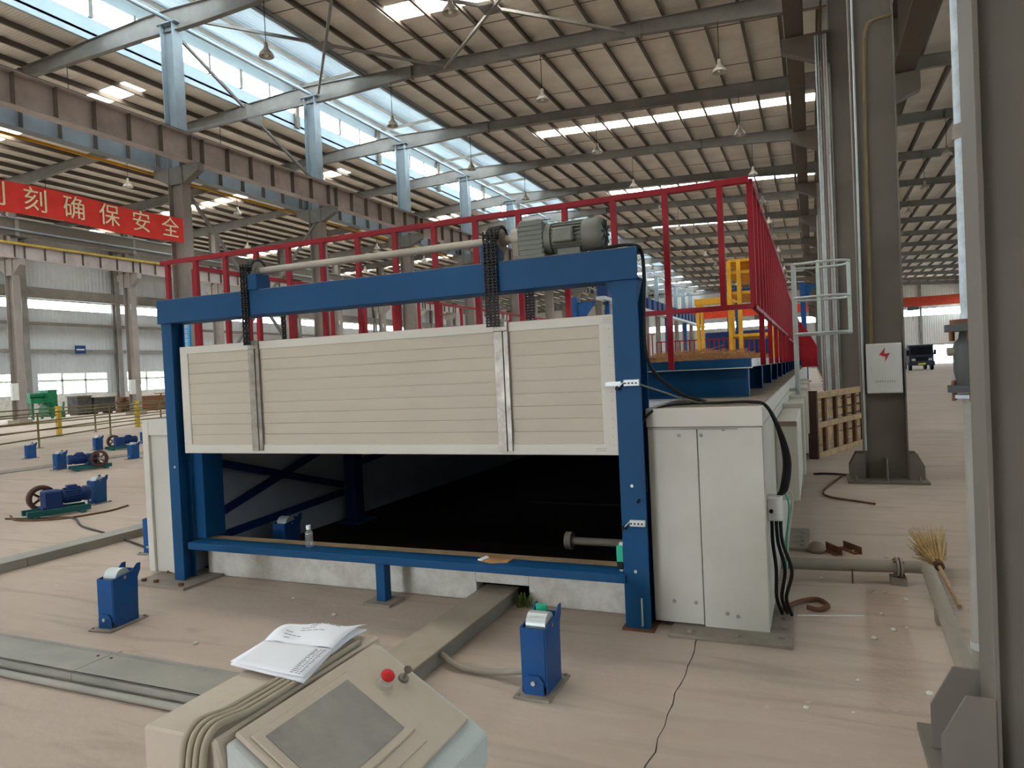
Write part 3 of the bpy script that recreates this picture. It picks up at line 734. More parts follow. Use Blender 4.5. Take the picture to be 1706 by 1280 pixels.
kb = kr
MB().box(-5.02, -5.0, 4.35, KE, 0, 1.30).build('inner_wall', 'kiln_inner', kb)
MB().box(-0.97, -0.955, 4.40, KE, 0, 1.30).build('inner_wall', 'kiln_inner', kb)
MB().box(-5.3, -0.96, 4.42, KE, 1.29, 1.336).build('tunnel_roof', 'kiln_inner', kb)
MB().box(-5.3, -0.96, KE, KE + 0.1, 0, 1.336).build('end_wall', 'kiln_inner', kb)
MB().box(-4.98, -0.98, 4.55, KE, 0.002, 0.012).build('tunnel_floor', 'kiln_floor_shaded', kb)
MB().box(-4.84, -4.70, 6.4, 6.55, 0.012, 1.29).build('inner_post', 'deep_blue', kb)
MB().box(-4.9, -4.6, 6.3, 6.65, 0.012, 0.03).build('post_foot', 'kiln_blue', kb)
for a, b in (((-4.95, 4.60, 0.94), (-4.9, 6.45, 0.42)), ((-4.95, 4.75, 0.46), (-4.9, 6.05, 0.84)), ((-4.95, 4.60, 0.24), (-4.9, 6.45, 0.34)), ((-4.9, 6.5, 0.6), (-4.9, 8.5, 0.8))):
    MB().bar(a, b, 0.03, 0.07).build('wall_brace', 'deep_blue', kb)
MB().cyl((-1.75, 5.1, 0.28), (-1.1, 5.1, 0.28), 0.03, 10).build('cross_pipe', 'pipe_dusty', kb)
MB().cyl((-1.8, 5.1, 0.28), (-1.75, 5.1, 0.28), 0.07, 12).build('pipe_flange', 'pipe_dusty', kb)
for i in range(2):
    MB().box(-3.2, -1.0, 5.9 + i * 1.9, 5.93 + i * 1.9, 0.012, 0.03).build('track_sleeper', 'kiln_floor_shaded', kb)

kc = kr
for xa, xb in ((-4.78, -2.24), (-1.84, -0.96)):
    MB().box(xa, xb, 4.40, 4.52, 0.0, 0.30).build('curb_wall', 'curb_white', kc, 0.006)
MB().box(-2.24, -1.84, 4.40, 4.52, 0.13, 0.30).build('lintel', 'curb_white', kc, 0.004)
MB().box(-4.78, -0.96, 4.34, 4.46, 0.30, 0.325).build('sill_board', 'wood', kc, 0.004)

# ---- blue gate frame
gf = thing('gate_frame', 'blue steel gate frame around the kiln door', 'gate frame', (-2.9, 4.16, 0))
BL = 'kiln_blue'
for xa, inner in ((-4.885, 1), (-1.105, -1)):
    xb = xa + (0.11 if inner == 1 else 0.155); yb_ = 4.28 if inner == 1 else 4.35
    MB().box(xa, xb, 4.15, 4.165, 0.01, 2.12).build('post_flange', BL, gf, 0.002)
    MB().box(xa, xb, yb_ - 0.015, yb_, 0.01, 2.12).build('post_flange', BL, gf, 0.002)
    MB().box((xa + xb) / 2 - 0.006, (xa + xb) / 2 + 0.006, 4.165, yb_ - 0.015, 0.01, 2.12).build('post_web', BL, gf)
    if inner == 1:
        MB().box(xb - 0.006, xb + 0.115, 4.285, 4.50, 0.34, 1.05).build('guide_channel', BL, gf, 0.004)
    else:
        MB().box(xa, xa + 0.05, 4.165, 4.335, 0.32, 2.10).build('guide_plate', BL, gf)
    MB().box(xa - 0.02, xb + 0.02, 4.13, 4.37, 0.0, 0.015).build('post_foot', 'rust' if inner == -1 else 'dusty_plate', gf)
    for pz in ((0.88, 0.36) if inner == -1 else (0.95,)):
        MB().bolt((xa + 0.075, 4.15, pz), (0, -1, 0), 0.011, 0.008).build('bolt', 'galvanised', gf)
MB().cyl((-1.0, 4.145, 0.03), (-1.0, 4.145, 0.20), 0.006, 6).build('anchor_rod', 'galvanised', gf)
MB().box(-4.905, -0.94, 4.13, 4.145, 2.12, 2.31).build('beam_face', BL, gf, 0.003)
MB().box(-4.905, -0.94, 4.145, 4.33, 2.296, 2.31).build('beam_top_flange', BL, gf, 0.002)
MB().box(-4.905, -0.94, 4.145, 4.33, 2.12, 2.134).build('beam_bottom_flange', BL, gf, 0.002)
MB().box(-4.90, -0.945, 4.14, 4.2, 2.3105, 2.314).build('beam_dust', 'dust_brown', gf)
MB().prism([(-4.95, 2.12), (-4.80, 2.12), (-4.83, 2.0), (-4.90, 2.0)], 'xz', 4.2, 4.3).build('knee_bracket', BL, gf)
MB().prism([(-1.15, 2.12), (-0.95, 2.12), (-0.98, 2.0), (-1.08, 1.98)], 'xz', 4.17, 4.3).build('knee_bracket', BL, gf)
MB().box(-4.70, -1.09, 4.13, 4.30, 0.285, 0.34).build('sill_channel', BL, gf, 0.004)
MB().box(-2.905, -2.83, 4.14, 4.22, 0.02, 0.30).build('sill_leg', BL, gf, 0.004)
MB().box(-2.98, -2.76, 4.08, 4.28, 0.0, 0.018).build('leg_foot', 'dusty_plate', gf)
for xa in (-3.93, -1.955):
    MB().box(xa, xa + 0.10, 4.12, 4.26, 2.31, 2.43).build('bearing_stub', BL, gf, 0.004)
MB().box(-1.76, -1.66, 4.18, 4.30, 2.31, 2.44).build('bearing_block', 'pipe_dusty', gf, 0.01)
MB().cyl((-1.77, 4.25, 2.47), (-1.70, 4.25, 2.47), 0.062, 16).build('bearing_ring', 'shaft_steel', gf)

# ---- lifting door
ld = thing('lifting_door', 'cream white lifting door of horizontal boards half raised in the blue frame', 'door', (-2.9, 4.16, 1.06))
DX0, DX1 = -4.715, -1.108
NB = 9; hb = (1.865 - 1.13) / NB
for i in range(NB):
    MB().box(DX0 + 0.08, DX1 - 0.09, 4.176 + 0.0015 * (i % 2), 4.19, 1.13 + i * hb + 0.0014, 1.13 + (i + 1) * hb - 0.0014).build('board', 'door_white', ld)
MB().box(DX0 + 0.05, DX1 - 0.05, 4.19, 4.255, 1.10, 1.89).build('core_panel', 'door_white', ld)
MB().box(DX0, DX1, 4.168, 4.27, 1.862, 1.922).build('top_trim', 'trim_white', ld, 0.003)
MB().box(DX0, DX1, 4.168, 4.27, 1.062, 1.132).build('bottom_trim', 'trim_white', ld, 0.003)
MB().box(DX0, DX0 + 0.082, 4.1685, 4.27, 1.10, 1.90).build('side_trim', 'trim_white', ld, 0.003)
MB().box(DX1 - 0.092, DX1, 4.1685, 4.27, 1.10, 1.90).build('side_trim', 'trim_white', ld, 0.003)
mb = MB()
for i in range(14):
    for xx, zz in ((DX1 - 0.02 - 0.011 * (i % 5), 1.88 + 0.012 * (i // 5)), (DX1 - 0.03, 1.12 + i * .055), (DX1 - 0.14 + 0.01 * (i % 7), 1.09 + .012 * (i // 7))):
        mb.bolt((xx, 4.1685, zz), (0, -1, 0), 0.003, 0.002)
tag(mb.build('rivets', 'tray_grey', ld), kind='stuff')
for xa in (-3.985, -1.905):
    sp = MB().box(xa, xa + 0.062, 4.150, 4.168, 1.085, 1.865).build('lift_strap', 'bare_steel', ld, 0.002)
    MB().box(xa + 0.072, xa + 0.10, 4.155, 4.168, 1.085, 1.90).build('strap_edge', 'bare_steel', sp, 0.002)
    MB().box(xa + 0.062, xa + 0.072, 4.163, 4.168, 1.09, 1.86).build('strap_groove', 'galvanised', sp)
    MB().box(xa, xa + 0.10, 4.15, 4.18, 1.865, 1.93).build('chain_lug', 'bare_steel', sp, 0.004)

# ---- drive shaft, sprockets, chains, motor
ds = thing('drive_shaft', 'long dusty steel drive shaft above the gate beam', 'shaft', (-2.9, 4.25, 2.47))
MB().cyl((-3.95, 4.25, 2.47), (-1.70, 4.25, 2.47), 0.026, 14).build('shaft', 'shaft_steel', ds)
for xx in (-3.96, -1.885):
    mb = MB().cyl((xx - 0.02, 4.25, 2.47), (xx - 0.005, 4.25, 2.47), 0.075, 20); mb.cyl((xx + 0.02, 4.25, 2.47), (xx + 0.035, 4.25, 2.47), 0.075, 20)
    mb.cyl((xx - 0.03, 4.25, 2.47), (xx + 0.06, 4.25, 2.47), 0.04, 14)
    for i in range(18):
        a = i * 2 * math.pi / 18
        for o in (-0.0125, 0.0275): mb.box(xx + o - .004, xx + o + .004, 4.25 + .078 * math.cos(a) - .006, 4.25 + .078 * math.cos(a) + .006, 2.47 + .078 * math.sin(a) - .006, 2.47 + .078 * math.sin(a) + .006)
    mb.build('sprocket', 'pipe_dusty', ds)
def chain(label, x, strands, ztop, zbot, group):
    t = thing('hoist_chain', label, 'chain', (x, 4.165, zbot), 0, group)
    links = MB(); pins = MB()
    for (dx, y) in strands:
        z = zbot; i = 0
        while z < ztop:
            for sx in (-0.013, 0.013):
                o = sx * (1 if i % 2 else 0.75)
                links.bar((x + dx + o, y, z), (x + dx + o, y, z + 0.021), 0.005, 0.015, (0, 1, 0))
            pins.cyl((x + dx - 0.018, y, z), (x + dx + 0.018, y, z), 0.006, 6)
            z += 0.019; i += 1
    a = links.build('links', 'chain_black', t); tag(a, kind='stuff')
    a = pins.build('rollers', 'chain_black', t); tag(a, kind='stuff')
chain('double strand black chain lifting the door beside the far bearing stub', -3.965, ((-0.0, 4.115), (0.028, 4.118)), 2.5, 1.90, 'hoist chains of the lifting door')
chain('single black chain strand hanging behind the beam by the far strap', -3.80, ((0, 4.36),), 2.3, 1.90, 'hoist chains of the lifting door')
chain('broad black chain lifting the door beside the motor', -1.885, ((-0.03, 4.112), (0.0, 4.112), (0.03, 4.112)), 2.5, 1.90, 'hoist chains of the lifting door')
chain('black chain strands behind the beam beside the motor', -1.74, ((0, 4.37), (0.03, 4.37)), 2.3, 1.90, 'hoist chains of the lifting door')
mb = MB()
for xx, n_ in ((-3.945, 2), (-1.885, 3)):   # chain wraps over the sprockets
    for j in range(n_):
        dx = (j - (n_ - 1) / 2) * 0.03
        for i in range(13):
            a = math.radians(180 - i * 15)
            p = Vector((xx + dx, 4.25 - 0.0 + 0.086 * math.cos(a), 2.47 + 0.086 * math.sin(a)))
            mb.cyl(p - Vector((0.013, 0, 0)), p + Vector((0.013, 0, 0)), 0.011, 6)
o = mb.build('chain_wraps', 'chain_black', ds); tag(o, kind='stuff')
hm = thing('hoist_motor', 'grey geared hoist motor with fan cowl on the gate beam', 'motor', (-1.4, 4.25, 2.31))
MB().prism([(-1.70, 2.315), (-1.545, 2.315), (-1.53, 2.36), (-1.53, 2.54), (-1.56, 2.56), (-1.69, 2.56), (-1.71, 2.53), (-1.71, 2.36)], 'xz', 4.16, 4.34).build('gearbox', 'motor_grey', hm, 0.01)
MB().box(-1.73, -1.52, 4.14, 4.36, 2.312, 2.335).build('gearbox_foot', 'motor_grey', hm, 0.004)
mb = MB()
for i in range(6): mb.box(-1.705 + 0.0, -1.54, 4.152, 4.16, 2.37 + i * 0.03, 2.38 + i * 0.03)
mb.build('gearbox_ribs', 'motor_grey', hm)
MB().cyl((-1.72, 4.25, 2.47), (-1.56, 4.25, 2.47), 0.032, 12).build('output_hub', 'pipe_dusty', hm)
MB().cyl((-1.53, 4.25, 2.435), (-1.49, 4.25, 2.435), 0.10, 20).build('adapter_flange', 'motor_grey', hm)
mb = MB().cyl((-1.49, 4.25, 2.435), (-1.27, 4.25, 2.435), 0.085, 20)
for i in range(24):
    a = i * 2 * math.pi / 24
    mb.bar((-1.48, 4.25 + .09 * math.cos(a), 2.435 + .09 * math.sin(a)), (-1.28, 4.25 + .09 * math.cos(a), 2.435 + .09 * math.sin(a)), .006, .022, (0, math.cos(a), math.sin(a)))
mb.build('motor_body', 'motor_grey', hm)
cw = MB().lathe([(0.098, 0), (0.102, 0.02), (0.102, 0.10), (0.09, 0.125), (0.06, 0.13), (0.001, 0.13)], (-1.285, 4.25, 2.435), (1, 0, 0), 22).build('fan_cowl', 'motor_grey', hm)
mb = MB()
for i in range(10):
    a = i * 2 * math.pi / 10
    mb.bar((-1.152, 4.25 + .02 * math.cos(a), 2.435 + .02 * math.sin(a)), (-1.152, 4.25 + .085 * math.cos(a), 2.435 + .085 * math.sin(a)), .012, .004, (1, 0, 0))
mb.build('fan_slots', 'black_rubber', cw)
MB().box(-1.46, -1.33, 4.12, 4.18, 2.39, 2.48).build('terminal_box', 'motor_grey', hm, 0.008)
MB().box(-1.45, -1.30, 4.18, 4.32, 2.312, 2.36).build('motor_foot', 'motor_grey', hm, 0.004)
# post clamps with limit switches
for z, lab in ((1.50, 'small metal limit switch clamped to the blue post at the door edge'), (0.655, 'small metal limit switch clamped low on the blue post')):
    t = thing('limit_switch', lab, 'switch', (-1.0, 4.14, z))
    MB().box(-1.05, -0.955, 4.125, 4.149, z - 0.018, z + 0.022).build('body', 'galvanised', t, 0.003)
    MB().bar((-1.05, 4.135, z + 0.01), (-1.09, 4.13, z - 0.03), 0.012, 0.006).build('lever', 'galvanised', t)
    MB().cyl((-1.09, 4.12, z - 0.03), (-1.09, 4.14, z - 0.03), 0.012, 10).build('roller', 'black_rubber', t)
    for i in range(4): MB().cyl((-1.04 + i * .022, 4.12, z), (-1.04 + i * .022, 4.125, z), 0.006, 6).build('screw', 'chain_black', t)
tag(MB().box(-1.165, -1.07, 4.14, 4.16, 1.485, 1.512).build('door_plate', 'galvanised'), 'small bright metal strike plate on the door edge', 'plate')
t = thing('sensor', 'green photoelectric sensor on the inner side of the blue post', 'sensor', (-1.13, 4.25, 0.36))
MB().box(-1.155, -1.11, 4.18, 4.24, 0.40, 0.50).build('body', 'bright_green', t, 0.005)
MB().box(-1.15, -1.115, 4.17, 4.2, 0.36, 0.40).build('lens_holder', 'black_rubber', t)
MB().box(-1.14, -1.10, 4.2, 4.22, 0.50, 0.52).build('bracket', 'galvanised', t)
MB().box(-1.14, -1.12, 4.19, 4.23, 0.342, 0.37).build('stem', 'galvanised', t)

# ---- platform on the kiln
pf = thing('kiln_platform', 'blue steel platform frame on top of the kiln', 'platform', (-3.4, 5.4, 1.338))
PX0, PX1 = -6.30, -0.415
MB().box(PX0, PX1, 5.395, 5.41, 1.556, 1.622).build('front_channel', BL, pf, 0.003)
MB().box(PX0, PX1, 5.41, 5.55, 1.612, 1.622).build('channel_flange', BL, pf)
MB().box(PX0, PX1, 5.39, 5.5, 1.548, 1.556).build('channel_lip', 'galvanised', pf)
for i in range(21):
    yy = 5.43 + i * 1.5
    MB().box(PX0 + 0.03, PX1 - 0.03, yy + 0.045, yy + 0.055, 1.35, 1.545).build('beam_web', BL, pf)
    MB().box(PX0 + 0.03, PX1 - 0.03, yy, yy + 0.1, 1.34, 1.35).build('beam_flange', BL, pf)
    MB().box(PX1 - 0.04, PX1 - 0.028, yy, yy + 0.1, 1.35, 1.545).build('end_plate', BL, pf)
MB().box(PX1 - 0.012, PX1, 5.41, KE, 1.556, 1.622).build('side_channel', 'galvanised', pf, 0.002)
MB().box(PX0, PX0 + 0.012, 5.41, KE, 1.556, 1.622).build('side_channel', BL, pf)
MB().box(PX0, PX1 - 0.012, 5.55, KE, 1.606, 1.620).build('deck_plate', 'dust_brown', pf)

# ---- red guard railing
def rail_line(label, pts, z0, zm, zt, sp, full_every, full_off=0, off=0.0):
    (xa, ya), (xb, yb) = pts
    t = thing('guard_railing', label, 'railing', (xa, ya, z0))
    L = math.hypot(xb - xa, yb - ya); n_ = int(round(L / sp)); ux, uy = (xb - xa) / L, (yb - ya) / L
    MB().bar((xa, ya, zt - 0.015), (xb, yb, zt - 0.015), 0.045, 0.045).build('top_rail', 'rail_red', t, 0.002)
    MB().bar((xa, ya, zm), (xb, yb, zm), 0.036, 0.036).build('mid_rail', 'rail_red', t, 0.002)
    for i in range(n_ + 1):
        px_, py_ = xa + ux * (i * sp + off), ya + uy * (i * sp + off)
        if math.hypot(px_ - xa, py_ - ya) > L + .01: continue
        full = (i - full_off) % full_every == 0
        MB().box(px_ - 0.021, px_ + 0.021, py_ - 0.021, py_ + 0.021, z0 - (0.06 if full else 0) if full else zm, zt - 0.03).build('post' if full else 'baluster', 'rail_red', t)
    return t
rail_line('red guard railing above the lifting door', ((PX0 + 0.02, 5.38), (PX1 + 0.03, 5.38)), 1.622, 1.998, 2.925, 0.4, 3, 1, 0.09)
rail_line('red guard railing along the platform side by the ladder', ((PX1 + 0.03, 5.44), (PX1 + 0.03, 12.64)), 1.622, 1.998, 2.925, 0.4, 3, 2)
rail_line('red guard railing further along the platform behind the ladder', ((PX1 + 0.03, 13.0), (PX1 + 0.03, 35.4)), 1.622, 1.96, 2.80, 0.4, 3, 1)
rail_line('red guard railing along the window side of the platform', ((PX0 + 0.05, 5.78), (PX0 + 0.05, 30.2)), 1.622, 1.998, 2.925, 0.8, 2, 1)
rail_line('low red railing across the far end of the platform', ((PX0 + 0.1, 30.4), (PX1 - 0.1, 30.4)), 1.622, 1.9, 2.6, 0.2, 3, 1)

# straw bundles on the platform
random.seed(11)
mb = MB()
for i in range(2600):
    x_ = random.uniform(-1.9, -0.5); y_ = random.uniform(5.6, 9.5)
    hmax = 0.015 + 0.10 * math.exp(-((x_ + 0.95) / 0.45) ** 2) * math.exp(-((y_ - 7.0) / 1.3) ** 2)
    z_ = 1.625 + random.uniform(0, hmax)
    a = random.uniform(0, 6.28); l = random.uniform(0.05, 0.16); e = random.uniform(-.25, .25) * l
    p = Vector((x_, y_, z_)); q = p + Vector((math.cos(a) * l, math.sin(a) * l, e)); q.z = max(q.z, 1.622)
    mb.bar(p, q, 0.004, 0.004)
tag(mb.build('loose_straw', 'straw'), 'loose tan straw scattered on the kiln platform', 'straw', kind='stuff')

# blue sign hung on the railing by the far post
t = thing('hanging_sign', 'narrow blue vertical sign with white marks beside the far gate post', 'sign', (-5.88, 5.31, 2.0))
MB().box(-5.93, -5.84, 5.30, 5.315, 2.0, 2.30).build('board', 'sky_blue', t)
mb = MB()
for i in range(6):
    zc_ = 2.275 - i * 0.047
    for dz, hh in ((.0, .003), (-.016, .003), (-.028, .003)): mb.box(-5.91, -5.86, 5.297, 5.30, zc_ + dz - hh, zc_ + dz + hh)
    mb.box(-5.889, -5.881, 5.297, 5.30, zc_ - .03, zc_ + .006)
mb.build('lettering', 'cabinet_white', t)

# things on the sill
t = thing('water_bottle', 'clear plastic water bottle with white cap on the door sill', 'bottle', (-3.56, 4.24, 0.34))
MB().lathe([(0.001, 0.0), (0.026, 0.003), (0.029, 0.012), (0.029, 0.10), (0.027, 0.115), (0.014, 0.132), (0.012, 0.138)], (-3.56, 4.24, 0.342), n=14).build('body', 'bottle_plastic', t)
MB().cyl((-3.56, 4.24, 0.477), (-3.56, 4.24, 0.508), 0.018, 12).build('cap', 'paper', t)
t = thing('cardboard_scrap', 'torn brown cardboard scrap lying on the door sill', 'cardboard', (-2.02, 4.26, 0.342))
MB().prism([(-2.12, 4.20), (-2.0, 4.16), (-1.90, 4.20), (-1.90, 4.31), (-2.06, 4.33), (-2.10, 4.30)], 'xy', 0.341, 0.347).build('sheet', 'cardboard', t)
MB().prism([(-2.12, 4.20), (-2.08, 4.185), (-2.06, 4.26), (-2.10, 4.30)], 'xy', 0.347, 0.352).build('torn_flap', 'paper', t)
# weeds at the tray notch
mb = MB(); random.seed(4)
for i in range(50):
    p = Vector((random.uniform(-1.9, -1.82), random.uniform(4.33, 4.39), 0.0)); q = p + Vector((random.uniform(-.03, .03), random.uniform(-.03, .01), random.uniform(.04, .1)))
    mb.bar(p, q, .006, .002)
tag(mb.build('weeds', 'weed_green'), 'small green weeds growing beside the cable tray notch', 'weeds', kind='stuff')

# ------------------------------------------------------------------ cable trays on the floor
t = thing('cable_tray', 'grey covered cable tray running from the console to the kiln curb', 'cable tray', (-2.07, 3.0, 0))
for i, (ya, yb) in enumerate(((1.75, 3.05), (3.055, 4.47))):
    MB().box(-2.19, -1.95, ya, yb, 0, 0.085).build('trough', 'tray_grey', t, 0.004)
    MB().box(-2.20, -1.94, ya, yb, 0.085, 0.098).build('cover', 'tray_dusty', t, 0.003)
t = thing('cable_tray', 'grey cable tray with lipped edges along the floor behind the console', 'cable tray', (-5, 2.62, 0))
for i in range(5):
    xa = -9.6 + i * 1.46; xb = xa + 1.455
    MB().box(xa, xb, 2.53, 2.73, 0, 0.075).build('trough', 'tray_grey', t)
    MB().box(xa, xb, 2.50, 2.755, 0.075, 0.083).build('cover', 'tray_grey', t, 0.002)
    MB().box(xa, xb, 2.50, 2.512, 0.02, 0.083).build('lip', 'tray_grey', t)
    MB().box(xa, xb, 2.742, 2.755, 0.02, 0.095).build('lip', 'tray_grey', t)
    for dx in (0.05, 1.40): MB().bolt((xa + dx, 2.70, 0.083), (0, 0, 1), 0.008, 0.005).build('screw', 'rust', t)
tag(MB().cyl((-9.6, 2.44, 0.022), (-2.6, 2.47, 0.022), 0.02, 8).build('conduit_pipe', 'tray_grey'), 'thin grey conduit pipe beside the lipped cable tray', 'pipe')
t = thing('cable_tray', 'grey cable tray running past the roller stand to the far side chamber', 'cable tray', (-6.85, 4.5, 0))
for ya in (2.76, 4.15):
    MB().box(-6.98, -6.76, ya, ya + 1.385, 0, 0.08).build('trough', 'tray_grey', t)
    MB().box(-6.99, -6.75, ya, ya + 1.385, 0.08, 0.09).build('cover', 'tray_grey', t, 0.003)
tag(MB().tube(curve([(-1.96, 3.36, 0.06), (-1.80, 3.30, 0.03), (-1.60, 3.29, 0.03), (-1.36, 3.24, 0.09)]), 0.018, 8).build('hose', 'pipe_dusty'), 'dusty hose from the cable tray to the roller stand', 'hose')
tag(MB().box(-15.75, -15.2, 6.5, 26, 0.0, 0.015).build('floor_strip', 'dusty_plate'), 'dark steel cover strip laid in the floor beside the winches', 'plate')

# ------------------------------------------------------------------ control console
co = thing('control_console', 'dusty control console with sloping screen panel', 'console', (-1.15, 1.4, 0))
MB().prism([(-1.405, 0.02), (-1.405, 0.848), (-1.19, 0.850), (-1.175, 0.80), (-1.175, 0.02)], 'xz', 1.088, 1.70).build('rear_body', 'console_dust', co, 0.006)
MB().prism([(-1.175, 0.02), (-1.175, 0.838), (-1.165, 0.840), (-0.870, 0.664), (-0.835, 0.640), (-0.835, 0.56), (-0.95, 0.42), (-0.95, 0.02)], 'xz', 1.100, 1.665).build('front_body', 'console_paint', co, 0.006)
def lidp(s_, y, h): # point on the sloped lid
    c_, n_ = math.cos(math.atan2(.171, .289)), math.sin(math.atan2(.171, .289))
    return (-1.165 + s_ * c_ + h * n_, y, 0.855 - s_ * n_ + h * c_)
def lidbox(s0, s1, y0, y1, h0, h1):
    V = [lidp(s_, y, h) for s_ in (s0, s1) for y in (y0, y1) for h in (h0, h1)]
    return MB().add(V, [(0, 1, 3, 2), (4, 6, 7, 5), (0, 4, 5, 1), (2, 3, 7, 6), (0, 2, 6, 4), (1, 5, 7, 3)])
lid = lidbox(0.0, 0.337, 1.122, 1.64, -0.012, 0.0).build('lid', 'console_dust', co, 0.003)
sb = lidbox(0.028, 0.262, 1.135, 1.475, 0.0, 0.006).build('screen_bezel', 'console_dust', co, 0.003)
lidbox(0.05, 0.24, 1.160, 1.45, 0.006, 0.008).build('screen', 'screen_dust', sb)
lidbox(0.285, 0.30, 1.13, 1.47, 0.0, 0.003).build('edge_strip', 'console_dust', co)
es = MB().cyl(lidp(.115, 1.533, 0), lidp(.115, 1.533, .010), 0.023, 18).build('emergency_stop', 'clear_shroud', co)
MB().cyl(lidp(.115, 1.533, .010), lidp(.115, 1.533, .022), 0.014, 14).build('button_stem', 'clear_shroud', es)
MB().lathe([(0.016, 0.0), (0.0185, 0.005), (0.0185, 0.012), (0.014, 0.017), (0.001, 0.018)], lidp(.115, 1.533, .020), (0.509, 0, 0.861), 16).build('button_cap', 'red_button', es)
ks = MB().cyl(lidp(.138, 1.594, 0), lidp(.138, 1.594, .008), 0.015, 14).build('key_switch', 'bare_steel', co)
MB().cyl(lidp(.138, 1.594, .008), lidp(.138, 1.594, .028), 0.005, 8).build('key_shank', 'bare_steel', ks)
MB().cyl(Vector(lidp(.138, 1.594, .034)) + Vector((0, -.003, 0)), Vector(lidp(.138, 1.594, .034)) + Vector((0, .003, 0)), 0.011, 12).build('key_bow', 'bare_steel', ks)
mb = MB().box(-0.9, -0.87, 1.50, 1.53, 0.5, 0.56); mb.build('hinge', 'bare_steel', co)
for i in range(4):
    xx = -1.20 - i * 0.019
    cable('flat dusty cable lying along the console top', [(xx - .02, 1.066, 0.60), (xx - .012, 1.070, 0.78), (xx - 0.008, 1.098, 0.862), (xx, 1.2, 0.859), (xx + 0.002, 1.35, 0.859), (xx - 0.002, 1.5, 0.859), (xx - .004, 1.62, 0.859)], 0.0082, 'cable_dusty', group='cables along the console top')
# open papers on the console
def sheet(name, c4, mtl, parent, nx=10, ny=8, hf=None, th=0.0012):
    a, b, c_, d = [Vector(p) for p in c4]; V = []
    for lay in (0, 1):
        for i in range(nx + 1):
            for j in range(ny + 1):
                u, v = i / nx, j / ny
                p = (a * (1 - u) + d * u) * (1 - v) + (b * (1 - u) + c_ * u) * v
                p = p + Vector((0, 0, (hf(u, v) if hf else 0) - lay * th)); V.append(p)
    F = []; off = (nx + 1) * (ny + 1)
    for i in range(nx):
        for j in range(ny):
            q = [i * (ny + 1) + j, (i + 1) * (ny + 1) + j, (i + 1) * (ny + 1) + j + 1, i * (ny + 1) + j + 1]
            F.append(tuple(q)); F.append(tuple(k + off for k in q[::-1]))
    rim = [i * (ny + 1) for i in range(nx + 1)] + [nx * (ny + 1) + j for j in range(1, ny + 1)] + [i * (ny + 1) + ny for i in range(nx - 1, -1, -1)] + [j for j in range(ny - 1, 0, -1)]
    for k in range(len(rim)):
        p, q = rim[k], rim[(k + 1) % len(rim)]; F.append((p, q, q + off, p + off))
    return MB().add(V, F, True).build(name, mtl, parent)
pp = thing('paper_booklet', 'open white paper booklet with printed table lying on the console', 'booklet', (-1.3, 1.5, 0.87))
zp = 0.875
A_, B_, C_, D_ = (-1.433, 1.375, zp), (-1.442, 1.510, zp + .004), (-1.210, 1.512, zp + .006), (-1.168, 1.345, zp)
h1 = lambda u, v: 0.004 * math.sin(u * 3.1) * math.sin(v * 3.1) + 0.006 * u * u * (1 - v)
sheet('lower_page', (A_, B_, C_, D_), 'paper', pp, hf=h1)
sheet('page_stack', tuple((p[0], p[1], p[2] - .006) for p in (A_, B_, C_, D_)), 'paper', pp, th=0.005)
E_, F_ = (-1.225, 1.690, zp + .004), (-1.425, 1.650, zp + .004)
h2 = lambda u, v: 0.018 * math.sin(v * 3.14) + 0.004 * math.sin(u * 9 + v * 5)
sheet('upper_page', (B_, F_, E_, C_), 'paper', pp, hf=h2)
sheet('page_stack', tuple((p[0], p[1], p[2] - .010) for p in (B_, F_, E_, C_)), 'paper', pp, hf=lambda u, v: 0.008 * math.sin(v * 3.14), th=0.006)
def pagepos(c4, u, v, hf):
    a, b, c_, d = [Vector(p) for p in c4]
    return (a * (1 - u) + d * u) * (1 - v) + (b * (1 - u) + c_ * u) * v + Vector((0, 0, hf(u, v) + 0.0006))
random.seed(9)
mb = MB()
for i in range(16):
    v = 0.06 + i * 0.055
    for (u0, u1) in ((0.80, 0.86), (0.87, 0.90), (0.91, 0.95)):
        u1 = u0 + (u1 - u0) * random.uniform(.5, 1)
        mb.bar(pagepos((A_, B_, C_, D_), u0, v, h1), pagepos((A_, B_, C_, D_), u1, v, h1), 0.0022, 0.0006)
for i in range(9):
    v = 0.12 + i * 0.09; u0 = random.uniform(.15, .5); u1 = u0 + random.uniform(.08, .4); u1 = min(u1, .95)
    for q in range(4):
        ua, ub = u0 + (u1 - u0) * q / 4, u0 + (u1 - u0) * (q + .8) / 4
        mb.bar(pagepos((B_, F_, E_, C_), ua, v, h2), pagepos((B_, F_, E_, C_), ub, v, h2), 0.0018, 0.0006)
tag(mb.build('print_lines', 'ink', pp), kind='stuff')

